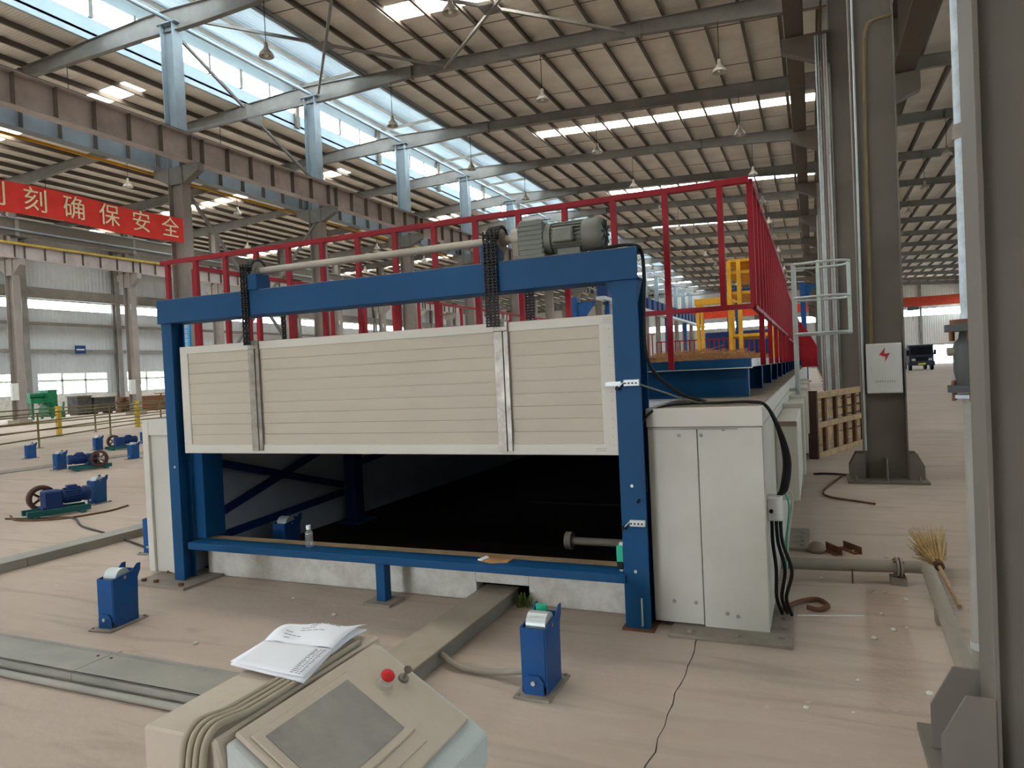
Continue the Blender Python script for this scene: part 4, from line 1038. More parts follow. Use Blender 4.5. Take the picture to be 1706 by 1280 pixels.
# ------------------------------------------------------------------ roller stands
def roller_stand(label):
    t = thing('roller_stand', label, 'roller stand', (0, 0, 0))
    W = False
    MB().box(-0.095, 0.095, -0.16, 0.16, 0, 0.012).build('base_plate', 'dusty_plate', t, 0.002, W)
    for sx in (-1, 1):
        xa = sx * 0.064
        MB().prism([(-0.10, 0.012), (0.10, 0.012), (0.10, 0.06), (0.11, 0.30), (0.135, 0.345), (0.14, 0.39), (0.11, 0.392), (0.065, 0.352), (-0.10, 0.335)], 'yz', xa - 0.004, xa + 0.004).build('side_plate', 'stand_blue', t, 0.001, W)
    MB().box(-0.06, 0.06, -0.104, -0.096, 0.05, 0.335).build('front_plate', 'stand_blue', t, 0.001, W)
    MB().box(-0.06, 0.06, 0.10, 0.108, 0.05, 0.36).build('back_plate', 'stand_blue', t, 0.001, W)
    MB().box(-0.058, 0.0, 0.098, 0.112, 0.35, 0.388).build('end_stop', 'bright_green', t, 0, W)
    r = MB().cyl((-0.052, 0.0, 0.325), (0.052, 0.0, 0.325), 0.062, 20).build('roller', 'galvanised', t, 0.003, W)
    MB().cyl((-0.07, 0.0, 0.325), (0.07, 0.0, 0.325), 0.012, 8).build('axle', 'bare_steel', r, 0, W)
    for sy in (-1, 1):
        V = [(-0.052, 0.012), (0.052, 0.012), (0.052, 0.075), (0.03, 0.105), (-0.03, 0.105), (-0.052, 0.075)]
        MB().prism(V, 'xz', sy * 0.112 - 0.005, sy * 0.112 + 0.005).build('lug', 'stand_blue', t, 0.001, W)
        MB().bolt((0, sy * 0.117, 0.07), (0, sy, 0), 0.012, 0.01).build('pivot_bolt', 'galvanised', t, 0, W)
    for sx in (-1, 1):
        for sy in (-1, 1): MB().bolt((sx * 0.078, sy * 0.14, 0.012), (0, 0, 1), 0.010, 0.01).build('base_bolt', 'dusty_plate', t, 0, W)
    return t
rs = roller_stand('blue roller stand with a green stop in front of the kiln beside the dusty hose')
rs.location = (-1.315, 3.265, 0)
GR = 'roller stands'
for (x_, y_, lab, rz_) in ((-4.42, 3.29, 'blue roller stand standing alone in front of the far gate post', 0.12),
                     (-5.98, 4.90, 'blue roller stand beside the white side chamber at the tray end', 0.1),
                     (-4.45, 5.0, 'blue roller stand standing inside the dark kiln tunnel', 0),
                     (-9.42, 6.78, 'blue roller stand right behind the nearest blue winch', 0.15),
                     (-14.45, 9.62, 'blue roller stand in front of the winch with spoked pulley', 0.1),
                     (-17.85, 12.95, 'blue roller stand in front of the winch nearest the yellow fence', 0.1),
                     (-17.9, 11.2, 'blue roller stand apart beneath the yellow fence rails', 0.1),
                     (-14.4, 11.3, 'blue roller stand on the dark floor strip behind the pulley winch', 0.1),
                     (-18.1, 14.6, 'blue roller stand farthest along beside the yellow fence post', 0.1)):
    c_ = copy_tree(rs, (x_, y_, 0), rz_, lab, GR)
    if 'tray end' not in lab:
        for ch in list(c_.children):
            if ch.name.startswith('end_stop'): bpy.data.objects.remove(ch)
rs['group'] = GR

# ------------------------------------------------------------------ winches on the floor
def winch(label):
    t = thing('winch', label, 'winch', (0, 0, 0)); W = False
    for sx in (-1, 1):
        MB().box(sx * 0.13 - 0.03, sx * 0.13 + 0.03, -0.36, 0.36, 0.03, 0.10).build('skid', 'teal', t, 0.004, W)
    for sy in (-0.26, 0.26):
        MB().box(-0.2, 0.2, sy - 0.03, sy + 0.03, 0.0, 0.035).build('cross_foot', 'teal', t, 0.003, W)
    MB().box(-0.10, 0.10, -0.16, 0.06, 0.10, 0.33).build('gearbox', 'deep_blue', t, 0.02, W)
    MB().box(-0.12, 0.12, -0.18, 0.08, 0.10, 0.13).build('gearbox_foot', 'deep_blue', t, 0.004, W)
    mb = MB().cyl((0, 0.06, 0.235), (0, 0.34, 0.235), 0.09, 18)
    for i in range(18):
        a = i * 2 * math.pi / 18
        mb.bar((.095 * math.cos(a), .09, .235 + .095 * math.sin(a)), (.095 * math.cos(a), .28, .235 + .095 * math.sin(a)), .008, .02, (math.cos(a), 0, math.sin(a)))
    mb.build('motor', 'deep_blue', t, 0, W)
    MB().lathe([(0.1, 0), (0.1, 0.06), (0.08, 0.08), (0.001, 0.08)], (0, 0.32, 0.235), (0, 1, 0), 18).build('fan_cowl', 'deep_blue', t, 0, W)
    MB().box(-0.05, 0.05, 0.12, 0.24, 0.32, 0.37).build('terminal_box', 'deep_blue', t, 0.006, W)
    w = MB().lathe([(0.115, -0.045), (0.16, -0.05), (0.17, -0.03), (0.145, 0.0), (0.17, 0.03), (0.16, 0.05), (0.115, 0.045), (0.115, -0.045)], (-0.19, -0.12, 0.22), (1, 0, 0), 24).build('pulley', 'wood_post', t, 0, W)
    MB().cyl((-0.26, -0.12, 0.22), (-0.08, -0.12, 0.22), 0.03, 12).build('shaft', 'bare_steel', w, 0, W)
    mb = MB()
    for i in range(5):
        a = i * 2 * math.pi / 5
        mb.bar((-0.19, -0.12 + .03 * math.cos(a), .22 + .03 * math.sin(a)), (-0.19, -0.12 + .14 * math.cos(a), .22 + .14 * math.sin(a)), .03, .02, (1, 0, 0))
    mb.build('spokes', 'rust', w, 0, W)
    return t
wi = winch('blue winch with dark pulley and loose wires standing nearest on the floor'); wi.location = (-9.2, 6.05, 0); wi.rotation_euler = (0, 0, -0.35)
wi['group'] = 'winches on the hall floor'
copy_tree(wi, (-13.7, 9.75, 0), math.pi - 0.4, 'blue winch turned round with its spoked pulley showing behind a roller stand')
copy_tree(wi, (-17.2, 13.15, 0), -0.3, 'blue winch by the yellow fence between two roller stands')
cable('loose wire trailing from the winch to the cable tray', [(-9.6, 5.65, 0.012), (-9.2, 5.75, 0.012), (-8.7, 5.9, 0.012), (-8.0, 5.55, 0.012), (-7.2, 5.3, 0.012), (-6.2, 4.95, 0.012)], 0.012, 'scrap_dark')
cable('loose brown wire lying around the nearest winch', [(-9.75, 5.8, 0.012), (-9.3, 5.62, 0.012), (-8.8, 5.8, 0.012), (-8.6, 6.3, 0.012), (-8.7, 6.7, 0.012)], 0.012, 'rust')

# ------------------------------------------------------------------ fences
def fence(label, a, b, posts, h, rails, thick, mtl_p, mtl_r):
    t = thing('floor_fence', label, 'fence', (a[0], a[1], 0))
    A, B = Vector((*a, 0)), Vector((*b, 0))
    for i in range(rails):
        z = h * (0.28 + 0.72 * i / (rails - 1))
        MB().cyl(A + Vector((0, 0, z)), B + Vector((0, 0, z)), 0.022, 7).build('rail', mtl_r, t)
    for u, th in posts:
        p = A.lerp(B, u)
        MB().box(p.x - th / 2, p.x + th / 2, p.y - th / 2, p.y + th / 2, 0, h + (0.06 if th > .08 else 0)).build('fence_post', mtl_p if th > .08 else mtl_r, t)
        MB().box(p.x - .08, p.x + .08, p.y - .08, p.y + .08, 0, 0.012).build('post_foot', mtl_r, t)
fence('thin railed fence on slender posts in front of the yellow posts', (-18.9, 9.6), (-26.6, 23.9), ((0.0, .04), (.262, .04), (.53, .04), (.80, .04), (1, .04)), 1.02, 4, .04, 'rail_yellow', 'thin_rail')
fence('railed fence with thick yellow posts behind the slender fence', (-24.2, 11.0), (-27.2, 25.0), ((0.0, .04), (.2, .04), (.43, .14), (.55, .04), (.71, .14), (.85, .04), (1, .14)), 1.05, 4, .14, 'rail_yellow', 'thin_rail')

# ------------------------------------------------------------------ far left: machines, piles, cabinets
t = thing('green_machine', 'green machine frame standing against the far window wall', 'machine', (-44.5, 28.4, 0))
for dx in (-.5, .5):
    for dy in (-.6, .6): MB().box(-44.5 + dx - .06, -44.5 + dx + .06, 28.4 + dy - .06, 28.4 + dy + .06, 0, 1.3).build('leg', 'green', t)
MB().box(-45.1, -43.9, 27.7, 29.1, 1.0, 1.3).build('bed', 'green', t, 0.02)
MB().cyl((-44.5, 27.9, 1.45), (-44.5, 28.9, 1.45), 0.2, 14).build('drum', 'green', t)
MB().box(-45.0, -44.0, 28.8, 29.4, 0.1, 1.8).build('housing', 'green', t, 0.02)
MB().bar((-44.4, 27.8, .1), (-44.4, 28.7, 1.0), .08, .08).build('strut', 'cabinet_white', t)
t = thing('green_stand', 'small green forked stand near the white parapet', 'stand', (-45, 30.2, 0))
MB().box(-45.2, -44.8, 30.0, 30.4, 0, .35).build('base', 'green', t, .01)
for dy in (-.15, .15): MB().bar((-45, 30.2 + dy, .3), (-45, 30.2 + dy * 1.6, 1.0), .1, .1).build('prong', 'green', t)
for (yy, w_, h_, lab) in ((32.6, 1.0, 1.25, 'dark grey steel box against the white parapet'), (34.1, 1.6, 1.1, 'dark open scrap bin beside the grey steel box')):
    t = thing('scrap_bin', lab, 'bin', (-46.5, yy, 0))
    MB().box(-47.1, -46.0, yy - w_ / 2, yy + w_ / 2, 0.1, h_).build('body', 'scrap_dark', t, .02)
    MB().box(-47.15, -45.95, yy - w_ / 2 - .05, yy + w_ / 2 + .05, h_, h_ + .07).build('rim', 'steel_dark', t)
    for dy in (-.35, .35): MB().box(-47.0, -46.1, yy + dy * w_ - .06, yy + dy * w_ + .06, 0, .1).build('runner', 'steel_dark', t)
random.seed(21)
for i in range(16):
    yy = 37.0 + (i % 4) * 0.02; zz = (i // 4) * 0.27; xx = -46.5 + (i % 4) * 0.62
    tag(MB().box(xx - .28, xx + .28, 35.6 + random.uniform(-.2, .2), 39.4 + random.uniform(-.2, .2), zz, zz + .26).build('steel_billet', 'rust'), 'rusty steel billet in the stack by the far windows', 'billet', 'rusty billets by the far windows')
t = thing('trestle', 'rusty trestle standing before the stack of billets', 'trestle', (-42.5, 36, 0))
for a, b in (((-42.5, 35.4, 0), (-42.5, 35.8, 1.2)), ((-42.5, 36.2, 0), (-42.5, 35.8, 1.2)), ((-42.5, 36.4, 0), (-42.5, 36.8, 1.2)), ((-42.5, 37.2, 0), (-42.5, 36.8, 1.2))): MB().bar(a, b, .06, .06).build('leg', 'wood_dark', t)
MB().bar((-42.5, 35.3, 1.22), (-42.5, 37.3, 1.22), .1, .06).build('top_bar', 'wood_dark', t)
for k, dz in ((3, 0), (4, 0)):
    t = thing('switch_cabinet', 'white switch cabinet on the aisle column by the ' + ('green machine' if k == 3 else 'stack of billets'), 'cabinet', (XAC + .4, rowY(k) - .2, 1.3))
    MB().box(XAC + .1, XAC + .34, rowY(k) - .5, rowY(k) - .2, 1.3, 2.2).build('case', 'cabinet_white', t, .01)
    MB().box(XAC + .13, XAC + .31, rowY(k) - .515, rowY(k) - .5, 1.35, 2.15).build('cabinet_door', 'cabinet_white', t)
t = thing('wall_sign', 'small dark blue sign fixed to the girt of the far wall', 'sign', (XL + .45, 35.0, 4.6))
MB().box(XL + .43, XL + .47, 34.6, 35.4, 4.4, 5.0).build('board', 'deep_blue', t); MB().box(XL + .47, XL + .48, 34.7, 35.3, 4.65, 4.75).build('marking', 'cabinet_white', t)

# trees outside the far windows
random.seed(31)
for i, yy in enumerate((29, 34.5, 38.5, 44.5, 50)):
    x_ = XL - 9 - (i % 2) * 3
    t = thing('garden_tree', 'leafy green tree in the yard outside the far windows', 'tree', (x_, yy, -0.41), 0, 'trees outside the far windows')
    MB().cyl((x_, yy, -0.41), (x_, yy, 2.2), .16, 8, .1).build('trunk', 'bark', t)
    mb = MB()
    for j in range(420):
        v = Vector((random.gauss(0, 1), random.gauss(0, 1), random.gauss(0, .8))); v = v.normalized() * random.uniform(.7, 1.0)
        p = Vector((x_, yy, 2.9)) + Vector((v.x * 1.9, v.y * 2.3, v.z * 1.7)); q = Vector((random.uniform(-1, 1), random.uniform(-1, 1), random.uniform(-1, 1))).normalized(); r_ = q.orthogonal().normalized()
        s_ = random.uniform(.15, .3)
        mb.add([p - q * s_ - r_ * s_ * .5, p + q * s_ - r_ * s_ * .5, p + q * s_ + r_ * s_ * .5, p - q * s_ + r_ * s_ * .5], [(0, 1, 2, 3)])
    tag(mb.build('foliage', 'leaf', t), kind='stuff')

# ------------------------------------------------------------------ banner
bn = thing('safety_banner', 'red cloth banner with cream Chinese lettering hung along the ridge columns', 'banner', (-18.45, 12.5, 6.2))
V = []; F = []; ny, nz = 60, 6
for lay in (0, 1):
    for i in range(ny + 1):
        for j in range(nz + 1):
            y_ = 8.0 + i * (16.68 - 8.0) / ny; u = j / nz
            V.append((-18.40 - lay * .006 + .02 * math.sin(u * 9 + i * .35) * (1 - u) * u * 2, y_, 6.19 + .78 * u + .03 * math.cos(i * .2)))
o_ = (ny + 1) * (nz + 1)
for i in range(ny):
    for j in range(nz):
        q = [i * (nz + 1) + j, (i + 1) * (nz + 1) + j, (i + 1) * (nz + 1) + j + 1, i * (nz + 1) + j + 1]
        F.append(tuple(q)); F.append(tuple(k + o_ for k in q[::-1]))
MB().add(V, F, True).build('cloth', 'banner_red', bn)
M_ = Matrix(((0, 0, 1), (1, 0, 0), (0, 1, 0))).to_4x4()
for i, ch in enumerate('时时刻刻确保安全'):
    yc = 16.16 - (7 - i) * 1.04
    mm = Matrix.Translation(Vector((-18.375 + 18.45, yc - 12.5, 6.58 - 6.2))) @ M_
    text_mesh(ch, 0.66, 'character', 'banner_text', bn, mm, 0.004, 0.0)
for yy in (8.0, 10.06, 16.66): MB().box(-18.6, -18.4, yy - .02, yy + .02, 6.9, 6.98).build('tie', 'banner_red', bn)

# ------------------------------------------------------------------ right side: electrical box, conduits, downpipe with valve, floor pipe
t = thing('electrical_box', 'white electrical box with red lightning mark on the steel column', 'electrical box', (0.806, 9.9, 1.12))
MB().box(0.612, 1.002, 9.83, 10.04, 1.122, 1.742).build('case', 'cabinet_white', t, 0.006)
dd = MB().box(0.622, 0.992, 9.82, 9.83, 1.132, 1.732).build('door', 'cabinet_white', t, 0.004)
MB().box(0.655, 0.672, 9.805, 9.82, 1.40, 1.46).build('latch', 'galvanised', dd, 0.003)
bx, bz = 0.81, 1.60
MB().prism([(bx + .01, bz + .09), (bx - .06, bz - .005), (bx - .012, bz - .005), (bx + .0, bz + .02)], 'xz', 9.817, 9.82).build('lightning_mark', 'bolt_red', dd)
MB().prism([(bx + .06, bz + .02), (bx + .005, bz - .09), (bx + .012, bz - .025), (bx - .035, bz - .012), (bx - .012, bz + .03), (bx + .01, bz + .012)], 'xz', 9.8165, 9.82).build('lightning_mark', 'bolt_red', dd)
mb = MB(); random.seed(2)
for i in range(9):
    xx = 0.70 + i * .026
    mb.box(xx, xx + .014, 9.818, 9.82, 1.262, 1.268); mb.box(xx + random.uniform(0, .008), xx + .013, 9.818, 9.82, 1.274, 1.28); mb.box(xx + .006, xx + .009, 9.818, 9.82, 1.256, 1.284)
tag(mb.build('lettering', 'ink', dd), kind='stuff')
tag(MB().tube([(0.685, 9.93, 1.742), (0.685, 9.93, 2.2)] + curve([(0.687, 9.93, 2.3), (0.70, 9.93, 4.5), (0.72, 9.93, 5.45), (0.75, 9.93, 5.68), (0.82, 9.93, 5.76), (1.03, 9.93, 5.78)], 6), 0.02, 8).build('conduit', 'yellow_pipe'), 'ochre conduit rising from the electrical box up the column', 'conduit')
tag(MB().tube([(0.572, 9.885, 0.4), (0.572, 9.885, 1.5), (0.587, 9.885, 3.9), (0.60, 9.885, 8.0)], 0.014, 7).build('conduit', 'galvanised'), 'thin pale conduit along the edge of the electrical box column', 'conduit')
random.seed(17)
for k in (2, 3, 4, 5):
    for i in range(5 if k == 2 else 3):
        xx = 0.50 - i * 0.05 - random.uniform(0, .02); r_ = random.choice((0.014, 0.02, 0.028))
        tag(MB().cyl((xx, rowY(k) - .19, 0.0), (xx, rowY(k) - .19, 8.6), r_, 7).build('conduit', random.choice(('steel_grey', 'galvanised', 'girder_beige'))), 'slim vertical conduit fixed beside the columns behind the crate', 'conduit', 'conduits behind the crate')
dp = thing('downpipe', 'white downpipe with dark valve body beside the nearest column', 'pipe', (0.618, 3.52, 0))
MB().cyl((0.618, 3.52, 1.72), (0.618, 3.52, 9.0), 0.034, 14).build('upper_pipe', 'pipe_white', dp)
MB().cyl((0.618, 3.52, 2.50), (0.618, 3.52, 2.56), 0.040, 14).build('collar', 'dusty_plate', dp)
MB().cyl((0.618, 3.52, 1.685), (0.618, 3.52, 1.715), 0.095, 18).build('upper_flange', 'valve_dark', dp)
MB().cyl((0.618, 3.52, 1.715), (0.618, 3.52, 1.735), 0.075, 18).build('gasket', 'rust', dp)
vb = MB().lathe([(0.04, 0.23), (0.045, 0.20), (0.06, 0.185), (0.066, 0.17), (0.066, 0.06), (0.06, 0.03), (0.055, 0.0)], (0.618, 3.52, 1.455), n=18).build('valve_body', 'valve_dark', dp)
MB().cyl((0.618, 3.52, 1.425), (0.618, 3.52, 1.455), 0.09, 18).build('lower_flange', 'valve_dark', dp)
MB().cyl((0.618, 3.52, 1.40), (0.618, 3.52, 1.415), 0.075, 18).build('pipe_flange', 'pipe_white', dp)
for i in range(6):
    a = i * math.pi / 3 + .3
    mb = MB().cyl((0.618 + .075 * math.cos(a), 3.52 + .075 * math.sin(a), 1.39), (0.618 + .075 * math.cos(a), 3.52 + .075 * math.sin(a), 1.475), 0.008, 6)
    mb.cyl((0.618 + .078 * math.cos(a), 3.52 + .078 * math.sin(a), 1.645), (0.618 + .078 * math.cos(a), 3.52 + .078 * math.sin(a), 1.69), 0.009, 6); mb.build('flange_bolt', 'rust', dp)
MB().cyl((0.555, 3.52, 1.60), (0.53, 3.52, 1.60), 0.02, 10).build('handle_boss', 'pipe_dusty', vb)
MB().cyl((0.618, 3.52, 0.12), (0.618, 3.52, 1.40), 0.036, 14).build('lower_pipe', 'tray_grey', dp)
MB().cyl((0.618, 3.52, 0.32), (0.618, 3.52, 0.35), 0.040, 14).build('pipe_joint', 'galvanised', dp)
MB().box(0.63, 0.70, 3.5, 3.54, 0, 0.10).build('saddle', 'dusty_plate', dp)
fp = thing('floor_pipe', 'dusty floor pipe with flange bent from the kiln to the downpipe', 'pipe', (0.3, 5.5, 0.1))
P_ = [(-0.27, 5.44, .115), (0.3, 5.50, .115), (0.60, 5.54, .115), (0.655, 5.53, .115), (0.672, 5.48, .115), (0.645, 4.8, .115), (0.605, 3.85, .115), (0.61, 3.6, .115), (0.618, 3.53, .13)]
MB().tube(P_, 0.042, 14).build('pipe', 'pipe_dusty', fp)
for dx in (0.0, 0.022):
    MB().cyl((0.475 + dx, 5.515, .115), (0.488 + dx, 5.517, .115), 0.068, 16).build('flange', 'pipe_dusty', fp)
for i in range(4):
    a = i * math.pi / 2 + .7
    MB().cyl((0.46, 5.515 + .056 * math.cos(a), .115 + .056 * math.sin(a)), (0.525, 5.517 + .056 * math.cos(a), .115 + .056 * math.sin(a)), .007, 6).build('flange_bolt', 'rust', fp)
MB().cyl((0.20, 5.44, 0), (0.20, 5.44, 0.10), 0.006, 6).build('support_rod', 'rust', fp)
MB().box(0.44, 0.54, 5.45, 5.58, 0, 0.05).build('support_block', 'dusty_plate', fp)
MB().box(0.61, 0.70, 4.7, 4.8, 0, 0.075).build('support_block', 'dusty_plate', fp)

# broom lying over the pipe
br = thing('straw_broom', 'straw broom lying on the floor behind the bent pipe', 'broom', (0.78, 5.6, 0))
MB().cyl((0.775, 5.02, 0.025), (0.745, 5.62, 0.13), 0.013, 8).build('handle', 'wood', br)
mb = MB(); random.seed(8)
for i in range(260):
    a = random.uniform(-.42, .5); l = random.uniform(.28, .48); e = random.uniform(-.05, .12)
    p = Vector((0.745 + a * .05, 5.60, 0.13 + random.uniform(-.02, .02))); q = p + Vector((math.sin(a) * l * .55 - .02, math.cos(a) * l, e * l + random.uniform(-.06, .14)))
    q.z = max(q.z, .01); mb.bar(p, q, .004, .004)
tag(mb.build('bristles', 'broom_straw', br), kind='stuff')
MB().cyl((0.75, 5.56, 0.12), (0.745, 5.66, 0.135), 0.032, 10).build('binding', 'rust', br)
for x_, y_, lab, a in ((0.07, 6.28, 'short rusty angle iron lying on the floor', .5), (0.21, 6.35, 'second short angle iron beside the other on the floor', .55)):
    t = MB()
    d_ = Vector((math.sin(a), -math.cos(a), 0)) * .12; p = Vector((x_, y_, .0))
    t.bar(p - d_ + Vector((0, 0, .004)), p + d_ + Vector((0, 0, .004)), .06, .006); t.bar(p - d_ + Vector((.03, 0, .03)), p + d_ + Vector((.03, 0, .03)), .006, .06)
    tag(t.build('angle_iron', 'rust'), lab, 'angle iron')
mb = MB().lathe([(0.001, 0), (.06, .0), (.075, .03), (.06, .06), (.03, .085), (.001, .09)], (-.03, 6.25, 0), n=9); tag(mb.build('rubble_lump', 'dust_brown'), 'brown lump of rubble beside the smaller foot plate', 'rubble')
cable('thin white string lying on the floor beside the foot plate', [(-.15, 4.66, .004), (0.02, 4.70, .004), (.23, 4.755, .004)], 0.0035, 'paper')
random.seed(41)
mb_n = 0
for i in range(34):
    x_, y_ = (random.uniform(-.1, .55), random.uniform(2.9, 6.8)) if i < 24 else (random.uniform(-4.5, -1.2), random.uniform(2.9, 4.2))
    r_ = random.uniform(.008, .02)
    tag(MB().lathe([(.001, 0), (r_, .0), (r_ * 1.1, r_ * .4), (r_ * .6, r_ * .8), (.001, r_ * .85)], (x_, y_, 0), n=6).build('concrete_crumb', 'curb_white'), 'small pale concrete crumb lying on the floor', 'crumb', 'pale crumbs on the floor')
cable('brown hose lying on the floor by the electrical box column', [(0.3, 10.3, .015), (0.15, 9.6, .015), (0.05, 9.0, .015), (0.12, 8.7, .015), (0.35, 8.5, .015), (.55, 8.35, .015)], .012, 'rust')
cable('dark hose lying on the floor behind the kiln duct', [(-.05, 10.4, .015), (.1, 10.45, .015), (.35, 10.35, .015), (.5, 10.1, .015)], .014, 'wood_post')

# wooden crate behind the column
cr = thing('wooden_crate', 'weathered wooden slatted crate between kiln and columns', 'crate', (0.0, 12.0, 0), math.atan2(2.3, .83))
W = False
MB().box(0, 0.06, -0.02, 0.12, 0, 1.08).build('end_post', 'wood_post', cr, .004, W)
random.seed(12)
for i in range(7):
    z = .05 + i * .14
    MB().box(0.06, 2.5, .08, .10, z, z + .115 + random.uniform(-.01, .01)).build('back_board', 'wood', cr, .003, W)
for z in (0.0, .48, .95):
    MB().box(0.03, 2.5, -.02 + random.uniform(-.01, .01), .025, z, z + .09).build('front_board', 'wood', cr, .004, W)
for xx in (.5, 1.02, 1.5, 1.98, 2.44):
    MB().box(xx, xx + .09, .025, .08, 0, 1.0).build('upright', 'wood_dark', cr, .003, W)
MB().box(0.06, 2.5, .026, .12, 1.0, 1.04).build('top_board', 'wood', cr, .004, W)

# caged ladder on the kiln side
la = thing('caged_ladder', 'galvanised ladder with mint safety cage fixed to the kiln side', 'ladder', (-.19, 9.5, .5))
for yy in (9.3, 9.72): MB().box(-.215, -.165, yy - .02, yy + .02, 0.0, 2.76).build('stile', 'galvanised', la, .003)
for i in range(9): MB().cyl((-.19, 9.3, .35 + i * .28), (-.19, 9.72, .35 + i * .28), .012, 8).build('rung', 'galvanised', la)
for z in (1.9, 2.34, 2.75):
    MB().tube(curve([(-.19, 9.29, z), (.08, 9.22, z), (.34, 9.25, z), (.43, 9.38, z), (.43, 9.62, z), (.34, 9.77, z), (.08, 9.8, z), (-.19, 9.73, z)], 6), .016, 8).build('cage_hoop', 'galvanised', la)
for x_, y_ in ((.085, 9.215), (.43, 9.40), (.085, 9.805), (.43, 9.60)): MB().box(x_ - .018, x_ + .018, y_ - .006, y_ + .006, 1.88, 2.77).build('cage_strap', 'mint_white', la)
for z in (.7, 1.2): MB().box(-.285, -.19, 9.28, 9.32, z, z + .04).build('wall_bracket', 'galvanised', la)

# ------------------------------------------------------------------ beyond: yellow frames, blue machinery, cranes, truck
yf = thing('yellow_gantry', 'yellow steel gantry standing on the kiln platform', 'gantry', (-1.7, 14, 1.62))
for x_ in (-2.03, -1.95, -1.38): MB().box(x_ - .03, x_ + .03, 13.97, 14.03, 1.62, 2.80).build('post', 'yellow', yf, .004)
MB().box(-2.08, -1.25, 13.95, 14.05, 2.72, 2.84).build('lintel', 'yellow', yf, .004)
MB().box(-2.1, -1.3, 13.9, 14.1, 1.62, 1.66).build('foot', 'yellow', yf)
yt = thing('yellow_rack', 'tall yellow steel rack with shelves behind the red balusters', 'rack', (-.9, 13.2, 1.62))
for x_, y_ in ((-1.28, 12.6), (-1.12, 12.6), (-1.28, 14.4), (-.62, 12.7), (-.62, 14.4)): MB().box(x_ - .035, x_ + .035, y_ - .035, y_ + .035, 1.62, 3.32).build('post', 'yellow', yt, .004)
for z in (2.02, 2.75, 3.1, 3.3): MB().box(-1.3, -.58, 12.6, 14.45, z, z + .05).build('shelf', 'yellow', yt)
bt = thing('blue_tank', 'dark blue ribbed tank beyond the end of the kiln', 'tank', (-3.5, 42, 0))
MB().box(-5.6, -1.2, 41, 44, 0.2, 3.3).build('shell', 'deep_blue', bt, .05)
for i in range(6): MB().box(-5.5 + i * .82, -5.36 + i * .82, 40.9, 41, .2, 3.3).build('rib', 'deep_blue', bt)
MB().box(-5.6, -1.2, 41, 44, 0, .2).build('skid', 'steel_dark', bt)
bc = thing('blue_conveyor', 'raised blue conveyor line with hanging boxes beyond the railing', 'conveyor', (-8.5, 38, 0))
MB().box(-8.7, -8.3, 30, 62, 4.6, 4.75).build('track', 'galvanised', bc)
for i in range(22): MB().box(-8.75, -8.25, 30.3 + i * 1.4, 31.1 + i * 1.4, 4.75, 5.35).build('carrier', 'deep_blue', bc, .02)
for i in range(5): MB().box(-8.6, -8.4, 31 + i * 7, 31.2 + i * 7, 0, 4.6).build('leg', 'stand_blue', bc)
for x_, y_, h_, lab in ((-4.2, 46, 6.3, 'tall blue jib post beyond the yellow rack'), (-.5, 52, 6.8, 'tall blue jib post rising beyond the ladder'), (-8.6, 26.5, 4.4, 'blue jib post behind the gate beam')):
    t = thing('jib_post', lab, 'post', (x_, y_, 0))
    MB().box(x_ - .17, x_ + .17, y_ - .17, y_ + .17, 0, h_).build('mast', 'stand_blue', t, .01)
    MB().prism([(x_ + .17, h_ - 1.2), (x_ + .17, h_ - .2), (x_ + .9, h_ - .2)], 'xz', y_ - .05, y_ + .05).build('bracket', 'stand_blue', t)
    MB().box(x_ - .35, x_ + .35, y_ - .35, y_ + .35, 0, .05).build('foot', 'stand_blue', t)
t = thing('red_hood', 'red sheet metal hood on the kiln edge beyond the ladder', 'hood', (-.3, 24, 1.34))
MB().prism([(-.33, 1.34), (.12, 1.34), (.12, 1.95), (-.08, 2.35), (-.33, 2.75)], 'xz', 23, 25.5).build('hood', 'rail_red', t, .01)
MB().box(-.33, .14, 22.9, 23, 1.34, 1.4).build('lip', 'rail_red', t)
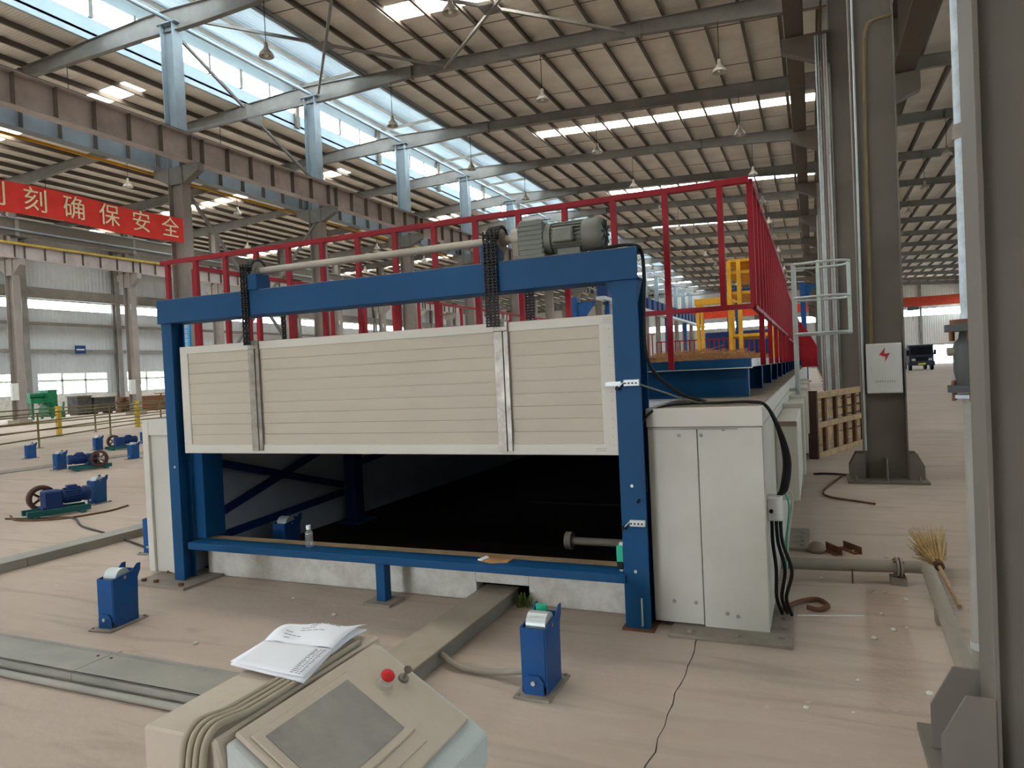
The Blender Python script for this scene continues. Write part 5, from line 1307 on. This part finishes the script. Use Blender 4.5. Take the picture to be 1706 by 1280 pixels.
for xa, xb, lab in ((-18.3, -0.05, 'orange red bridge crane girder far over the kiln bay'), (1.85, 20.0, 'rust red bridge crane girder far over the truck bay')):
    m_ = 'orange_red' if xa < 0 else 'crane_red'
    zr_ = 9.765 if xa < 0 else 8.705; zb = 8.4 if xa < 0 else 8.1
    t = thing('bridge_crane', lab, 'crane', (xa, 112, zb))
    MB().box(xa + .42, xb - .42, 111.60, 112.20, zb, zb + 1.3).build('bridge', m_, t, .02)
    for x_, e_ in ((xa + .12, 1), (xb - .12, -1)): MB().box(min(x_ - e_ * .1, x_ + e_ * .5), max(x_ - e_ * .1, x_ + e_ * .5), 110.40, 113.60, zr_, zr_ + .4).build('end_carriage', m_, t)
    xh = (xa + xb) / 2 + 2
    MB().box(xh - .7, xh + .7, 111.20, 112.60, zb - .5, zb).build('hoist', 'valve_dark', t, .02)
    MB().cyl((xh, 111.90, zb - 2), (xh, 111.90, zb - .5), .03, 6).build('hoist_rope', 'black_rubber', t)
    for i in range(12): MB().box(xa + 1 + i * (xb - xa - 2) / 11 - .02, xa + 1 + i * (xb - xa - 2) / 11 + .02, 111.58, 111.60, zb + .05, zb + 1.25).build('stiffener', m_, t)
tk = thing('truck', 'dark blue truck cab parked by the far gate', 'truck', (9.3, 76, 0))
MB().prism([(74.6, .5), (74.6, 1.35), (74.8, 2.35), (76.6, 2.4), (76.6, .5)], 'yz', 8.2, 10.2).build('cab', 'truck_blue', tk, .05)
MB().prism([(74.63, 1.45), (74.80, 2.2), (74.75, 2.2), (74.58, 1.45)], 'yz', 8.35, 10.05).build('windscreen', 'truck_glass', tk)
MB().box(8.15, 10.25, 74.45, 74.65, .45, .85).build('bumper', 'truck_blue', tk, .03)
MB().box(8.5, 9.9, 74.56, 74.62, .9, 1.25).build('grille', 'truck_glass', tk)
MB().box(8.9, 9.5, 74.42, 74.46, .52, .68).build('number_plate', 'plate_yellow', tk)
for x_ in (8.4, 9.75): MB().box(x_, x_ + .3, 74.55, 74.62, .9, 1.1).build('headlamp', 'galvanised', tk)
for x_ in (8.1, 10.3): MB().box(x_ - .1, x_ + .1, 74.6, 74.7, 1.4, 1.9).build('mirror', 'truck_glass', tk)
for x_ in (8.25, 10.0):
    for y_ in (75.3, 79.5): MB().cyl((x_ - .05, y_, .45), (x_ + .2, y_, .45), .45, 18).build('wheel', 'black_rubber', tk)
MB().box(8.3, 10.1, 76.6, 81, .7, .95).build('chassis', 'steel_dark', tk)
MB().box(8.2, 10.2, 76.8, 81, .95, 2.1).build('cargo_body', 'truck_blue', tk, .03)
